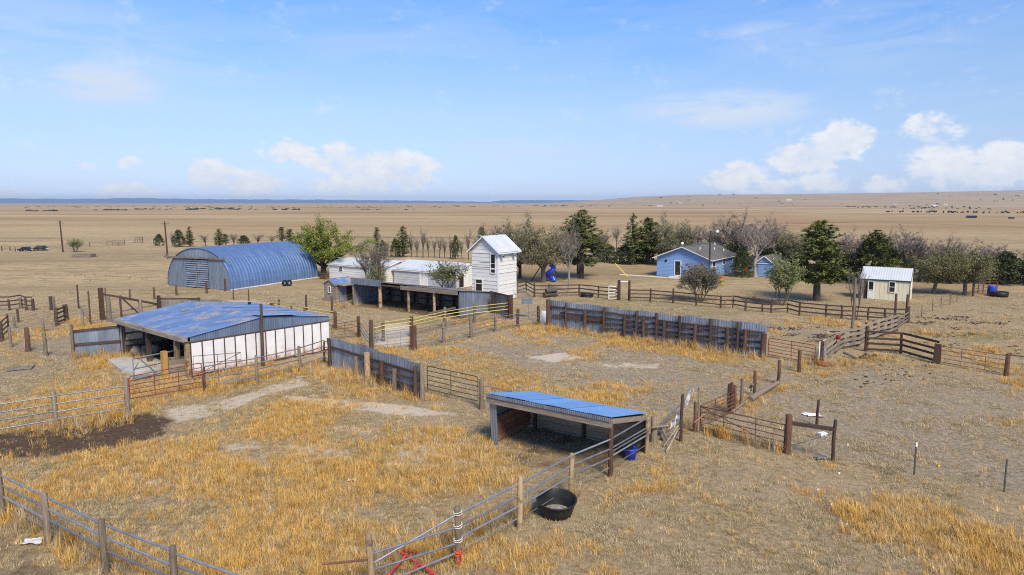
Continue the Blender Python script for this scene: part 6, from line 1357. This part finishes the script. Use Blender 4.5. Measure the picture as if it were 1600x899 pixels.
    for k, (px, yb, yt, me, w, lab) in enumerate(pr): P(me, 'pine_tree', lab, px, yb, yt, w, k)
trees()

# ------------------------------------------------------------------ far plain: trees, houses
def far_plain():
    rr = random.Random(5); mb = MB()
    def clump(px, py, hpx, wpx):
        p = G(px, py); p.z = float(hill_z(np.array([p.x]), np.array([p.y]))[0]); s = depth(p) / FPX; h_, w = hpx * s, wpx * s
        for k in range(5):
            c = p + Vector((rr.uniform(-.4, .4) * w, rr.uniform(-.4, .4) * w, h_ * rr.uniform(.3, .6)))
            b = len(mb.v); n = 6
            for (f, r_) in ((-.5, .55), (0, 1), (.5, .55)):
                for i in range(n): a = 2 * math.pi * i / n; q = r_ * rr.uniform(.7, 1.2); mb.v.append((c.x + math.cos(a) * q * w * .3, c.y + math.sin(a) * q * w * .3, c.z + f * h_ * .8))
            for j in range(2):
                for i in range(n): mb.face((b + j * n + i, b + j * n + (i + 1) % n, b + (j + 1) * n + (i + 1) % n, b + (j + 1) * n + i))
            mb.face(tuple(b + 2 * n + i for i in range(n)))
    def line(x0, x1, y, dy, n, h=(1.5, 3), w=(2, 5)):
        for i in range(n): clump(rr.uniform(x0, x1), y + rr.uniform(-dy, dy), rr.uniform(*h), rr.uniform(*w))
    line(1386, 1465, 332, .8, 20, (1.6, 3), (2, 4)); line(1470, 1600, 333, 1, 24, (1.6, 3.4), (2, 4.5)); line(1320, 1400, 324, .6, 24, (1, 1.6), (2, 3)); line(1410, 1560, 325, 3, 36, (1, 1.9), (2, 3.5)); line(1440, 1600, 320.5, 1, 16, (1, 2), (2, 4))
    line(985, 1130, 320.5, 1.5, 14, (.8, 1.4), (2, 5)); line(1130, 1330, 320, 1.2, 10, (.8, 1.4), (2, 4)); line(40, 90, 330, .6, 12, (1, 2), (3, 8)); line(130, 200, 328.5, .5, 14, (1, 2), (3, 8)); line(210, 270, 327, .6, 16, (.8, 1.6), (3, 8)); line(290, 400, 327, 1.6, 36, (1, 2), (3, 8)); line(428, 475, 328.5, .8, 14, (1, 2), (3, 7))
    line(0, 700, 323.5, 1.2, 80, (.4, .8), (2, 6)); line(700, 960, 322.5, .8, 26, (.5, 1), (2, 6)); line(560, 700, 328, 1, 8, (.8, 1.3), (3, 6)); line(820, 900, 321.8, .5, 8, (.8, 1.3), (3, 6))
    mb.build('distant_trees', M['fartree'], kind='stuff')
    hs = [(1512, 340.5, 13, 4, 'carb', 'dark flat shed alone on the plain at the upper right'), (1577, 341.5, 7, 2.5, 'carb', 'small dark shed on the plain near the right edge'), (1456, 323, 8, 2.6, 'farwall', 'pale far house among scattered trees on the right plain'), (1474, 321.5, 6, 2.2, 'farwall', 'second pale far house just right of the first on the plain'), (1026, 323, 10, 1.8, 'farwall', 'long white far building on the plain above the blue house'), (1228, 320, 8, 2, 'farwall', 'white far building on the plain above the yard pine'), (1060, 320.3, 5, 1.6, 'farwall', 'tiny white far house on the hillside above the dark leafy tree'), (1510, 318.5, 7, 1.8, 'farwall', 'pale far house high on the right hillside'), (1395, 321, 6, 1.5, 'farwall', 'small pale far building at the left of the scattered trees')]
    for (px, py, w, h_, m_, lab) in hs:
        p = G(px, py); p.z = float(hill_z(np.array([p.x]), np.array([p.y]))[0]); s = depth(p) / FPX; W_, H_ = w * s, h_ * s; t = thing('far_house', lab, 'building', p)
        fr = frame(p, (1, -.2), (.2, 1)); f2 = lambda u, v, z: fr(u, v, z + p.z)
        part('wall', M[m_], t, lambda mb: mb.box(f2, 0, W_, 0, W_ * .5, -.5, H_ * .65))
        def rf(mb):
            a = [f2(-.3, -.3, H_ * .65), f2(W_ + .3, -.3, H_ * .65), f2(W_ + .3, W_ * .5 + .3, H_ * .65), f2(-.3, W_ * .5 + .3, H_ * .65), f2(-.3, W_ * .25, H_), f2(W_ + .3, W_ * .25, H_)]
            b = len(mb.v); mb.v.extend([tuple(q) for q in a])
            for q in ((0, 1, 5, 4), (2, 3, 4, 5), (1, 2, 5), (3, 0, 4), (3, 2, 1, 0)): mb.face(tuple(b + i for i in q))
        part('roof', M['carb' if m_ == 'carb' else 'roofw'], t, rf)
far_plain()

# ------------------------------------------------------------------ grass, weeds, clods
def scatter(name, protos, pts, scl, seed):
    rr = np.random.default_rng(seed); n = len(pts)
    c = bpy.data.collections.new(name + '_tufts')
    for me in protos: c.objects.link(bpy.data.objects.new('tuft', me))
    me = bpy.data.meshes.new(name); me.vertices.add(n); me.vertices.foreach_set('co', np.asarray(pts, np.float32).ravel())
    for nm, ty, val in (('rz', 'FLOAT', rr.uniform(0, 6.28, n)), ('sc', 'FLOAT', scl), ('ix', 'INT', rr.integers(0, len(protos), n))):
        a = me.attributes.new(nm, ty, 'POINT'); a.data.foreach_set('value', np.asarray(val, np.float32 if ty == 'FLOAT' else np.int32))
    o = bpy.data.objects.new(name, me); COL.objects.link(o); o['kind'] = 'stuff'
    ng = bpy.data.node_groups.new(name, 'GeometryNodeTree'); ng.interface.new_socket('Geometry', in_out='INPUT', socket_type='NodeSocketGeometry'); ng.interface.new_socket('Geometry', in_out='OUTPUT', socket_type='NodeSocketGeometry')
    N, L = ng.nodes, ng.links; gi = N.new('NodeGroupInput'); go = N.new('NodeGroupOutput'); ip = N.new('GeometryNodeInstanceOnPoints'); ci = N.new('GeometryNodeCollectionInfo')
    ci.inputs['Collection'].default_value = c; ci.inputs['Separate Children'].default_value = True; ci.inputs['Reset Children'].default_value = True
    def na(nm, ty):
        x = N.new('GeometryNodeInputNamedAttribute'); x.data_type = ty; x.inputs['Name'].default_value = nm; return x.outputs[0]
    L.new(gi.outputs[0], ip.inputs['Points']); L.new(ci.outputs[0], ip.inputs['Instance']); ip.inputs['Pick Instance'].default_value = True; L.new(na('ix', 'INT'), ip.inputs['Instance Index'])
    cx = N.new('ShaderNodeCombineXYZ'); L.new(na('rz', 'FLOAT'), cx.inputs[2]); L.new(cx.outputs[0], ip.inputs['Rotation']); L.new(na('sc', 'FLOAT'), ip.inputs['Scale']); L.new(ip.outputs[0], go.inputs[0])
    md = o.modifiers.new('scatter', 'NODES'); md.node_group = ng
    return o
def tuft(seed, n, h, spread, w, m_, lean=.5):
    rr = random.Random(seed); mb = MB()
    for i in range(n):
        a, r_ = rr.uniform(0, 6.28), spread * rr.random() ** .6; b = Vector((math.cos(a) * r_, math.sin(a) * r_, -.02)); a2 = a + rr.gauss(0, .9); L = h * rr.uniform(.45, 1.1); ln = lean * rr.uniform(.3, 1.2)
        d = Vector((math.cos(a2) * ln, math.sin(a2) * ln, 1)).normalized(); m1 = b + d * L * .55; e = m1 + (d + Vector((math.cos(a2) * .5 * ln, math.sin(a2) * .5 * ln, -.35 * ln))).normalized() * L * .5
        s = Vector((-math.sin(a2), math.cos(a2), 0)) * w; k = len(mb.v); mb.v.extend([tuple(b - s), tuple(b + s), tuple(m1 + s * .8), tuple(m1 - s * .8), tuple(e)]); mb.face((k, k + 1, k + 2, k + 3)); mb.face((k + 3, k + 2, k + 4))
    return new_mesh(mb, 'tuft', [m_])
M['gold'] = mat('golden_dry_grass', (.48, .26, .05), (.69, .42, .10), .3, rough=.8, rand=.3, island=.35, bump=0)
M['goldp'] = mat('pale_golden_grass', (.56, .37, .14), (.74, .52, .23), .3, rough=.8, rand=.3, island=.35, bump=0)
M['straw'] = mat('straw_grass', (.36, .275, .16), (.57, .45, .275), .3, rough=.85, rand=.3, island=.3, bump=0)
M['olivegr'] = mat('grey_green_grass', (.21, .18, .085), (.36, .30, .15), .3, rough=.85, rand=.3, island=.3, bump=0)
def noise2(x, y, s, seed):
    # cheap value noise
    X, Y = x / s + seed * 17.3, y / s + seed * 9.1; xi, yi = np.floor(X), np.floor(Y); fx, fy = X - xi, Y - yi; fx, fy = fx * fx * (3 - 2 * fx), fy * fy * (3 - 2 * fy)
    hsh = lambda a, b: np.abs(np.sin(a * 127.1 + b * 311.7 + seed) * 43758.5453) % 1
    return (hsh(xi, yi) * (1 - fx) + hsh(xi + 1, yi) * fx) * (1 - fy) + (hsh(xi, yi + 1) * (1 - fx) + hsh(xi + 1, yi + 1) * fx) * fy
def zoneval(nm, x, y):
    acc = np.zeros(x.shape)
    for pts, soft, w in ZONES[nm]: acc = np.maximum(acc, w * poly_mask(x, y, pts, soft))
    return acc
def grass():
    rg = np.random.default_rng(3)
    def cand(n, y0, y1):
        y = np.sqrt(rg.uniform(y0 ** 2, y1 ** 2, n)); x = rg.uniform(-1, 1, n) * (y * .80 + 3); return x, y
    # golden tall grass in drifts, straw and grey-green between
    x, y = cand(420000, 15, 62); bad = np.clip(zoneval('dark', x, y) * 1.3 + zoneval('pale', x, y) * .8, 0, 1); g = zoneval('golden', x, y)
    p = .55 * noise2(x, y, 3.2, 1) + .3 * noise2(x, y, 1.1, 2) + .15 * noise2(x, y, .45, 5); near = np.clip(1.3 - y / 60, .35, 1); u = rg.random(len(x))
    p2 = noise2(x, y, 5.5, 12)
    den = np.clip(g * 1.2 - .44 + (p - .5) * 4.0 + (p2 - .5) * 1.3, 0, 1) * (1 - .85 * bad) * near
    k1 = u < den * .42 + .012 * near * (1 - bad); k2 = (~k1) & (u < .42 * near * np.clip(g * 1.3, 0, 1) * (1 - .8 * bad) * .7 ) & (p < .52)
    for nm, kk, pro, sd_, hs_ in (('golden_grass', k1, [tuft(s, 20, .40, .15, .0045, ('gold', 'gold', 'goldp', 'gold', 'gold', 'goldp', 'gold', 'straw')[s], .72) for s in range(8)], 1, .74), ('straw_grass', k2, [tuft(9 + s, 18, .26, .17, .0045, ('straw', 'olivegr', 'olivegr', 'goldp')[s], .9) for s in range(4)], 11, .9)):
        scatter(nm, pro, np.stack([x[kk], y[kk], np.zeros(kk.sum()) - .02], 1), (.4 + hs_ * p[kk]) * rg.uniform(.65, 1.25, kk.sum()), sd_)
    # short turf everywhere near
    for nm, n_, ya, yb_, kd, sd_, big in (('dry_turf', 430000, 14, 44, .40, 2, 1.0), ('far_turf', 150000, 42, 80, .5, 3, 1.5)):
        x, y = cand(n_, ya, yb_); bad = np.clip(zoneval('dark', x, y) * 1.2 + zoneval('pale', x, y) * .8, 0, 1); dr = zoneval('dirt', x, y)
        dn = .5 * noise2(x, y, 2.2, 7) + .5 * noise2(x, y, .6, 8)
        keep = rg.random(len(x)) < np.clip(.6 + (dn - .5) * 2.0 - .25 * dr, 0.03, 1) * (1 - .95 * bad) * kd; x, y, dn = x[keep], y[keep], dn[keep]
        scatter(nm, [tuft(20 + s, 18, .14, .17, .0045, 'straw', 1.3) for s in range(3)] + [tuft(30 + s, 18, .12, .17, .005, 'olivegr', 1.4) for s in range(2)], np.stack([x, y, np.zeros_like(x) - .02], 1), big * (.4 + .7 * dn) * rg.uniform(.6, 1.3, len(x)), sd_)
    # taller pale weeds along fences
    pts = []
    rr = random.Random(8)
    for (a, b, n) in (((520, 585), (655, 622), 60), ((470, 585), (560, 600), 40), ((330, 612), (510, 570), 40), ((810, 522), (880, 516), 25), ((880, 518), (1185, 560), 110), ((590, 880), (900, 780), 60), ((5, 810), (280, 945), 60), ((60, 675), (200, 655), 30), ((230, 575), (300, 580), 20), ((120, 560), (185, 558), 30), ((510, 478), (552, 482), 25), ((1240, 572), (1340, 570), 30), ((1090, 675), (1220, 705), 40)):
        A, B = G(*a), G(*b)
        for i in range(n):
            p = A.lerp(B, rr.random()); q = (p.x + rr.gauss(0, .35), p.y + rr.gauss(0, .35), -.02); T_ = G(869, 803)
            if math.hypot(q[0] - T_.x, q[1] - T_.y) > .85: pts.append(q)
    scatter('tall_weeds', [tuft(60 + s, 26, .75, .12, .006, ('gold', 'straw')[s % 2], .5) for s in range(4)], np.array(pts), np.array([rr.uniform(.6, 1.25) for _ in pts]), 5)
    # dung clods in the right hand fields and pens
    pts = []
    for (cx, cy, rx, ry, n) in ((1290, 522, 70, 9, 150), (1480, 502, 90, 9, 170), (1220, 515, 90, 8, 60), (1460, 525, 80, 10, 70), (1570, 546, 40, 5, 30), (1120, 470, 120, 5, 40), (120, 430, 150, 10, 30), (1400, 580, 180, 40, 30)):
        cs = [(cx + rr.gauss(0, .55) * rx, cy + rr.gauss(0, .55) * ry) for _ in range(9)]
        for i in range(int(n * 1.6)): q = cs[rr.randrange(9)]; p = G(q[0] + rr.gauss(0, .13) * rx, q[1] + rr.gauss(0, .11) * ry); pts.append((p.x, p.y, 0))
    mb = MB(); rq = random.Random(2)
    def clodmesh(seed):
        q = MB(); r2 = random.Random(seed); lathe(q, Vector((0, 0, 0)), [(.12, -.02), (.13, .02), (.08, .05), (0, .06)], 7)
        q.v = [(a * r2.uniform(.7, 1.4), b * r2.uniform(.7, 1.4), c_) for a, b, c_ in q.v]; return new_mesh(q, 'clod', ['dung'])
    scatter('dung_clods', [clodmesh(s) for s in range(4)], np.array(pts), np.array([rr.uniform(.25, .8) for _ in pts]), 6)
grass()
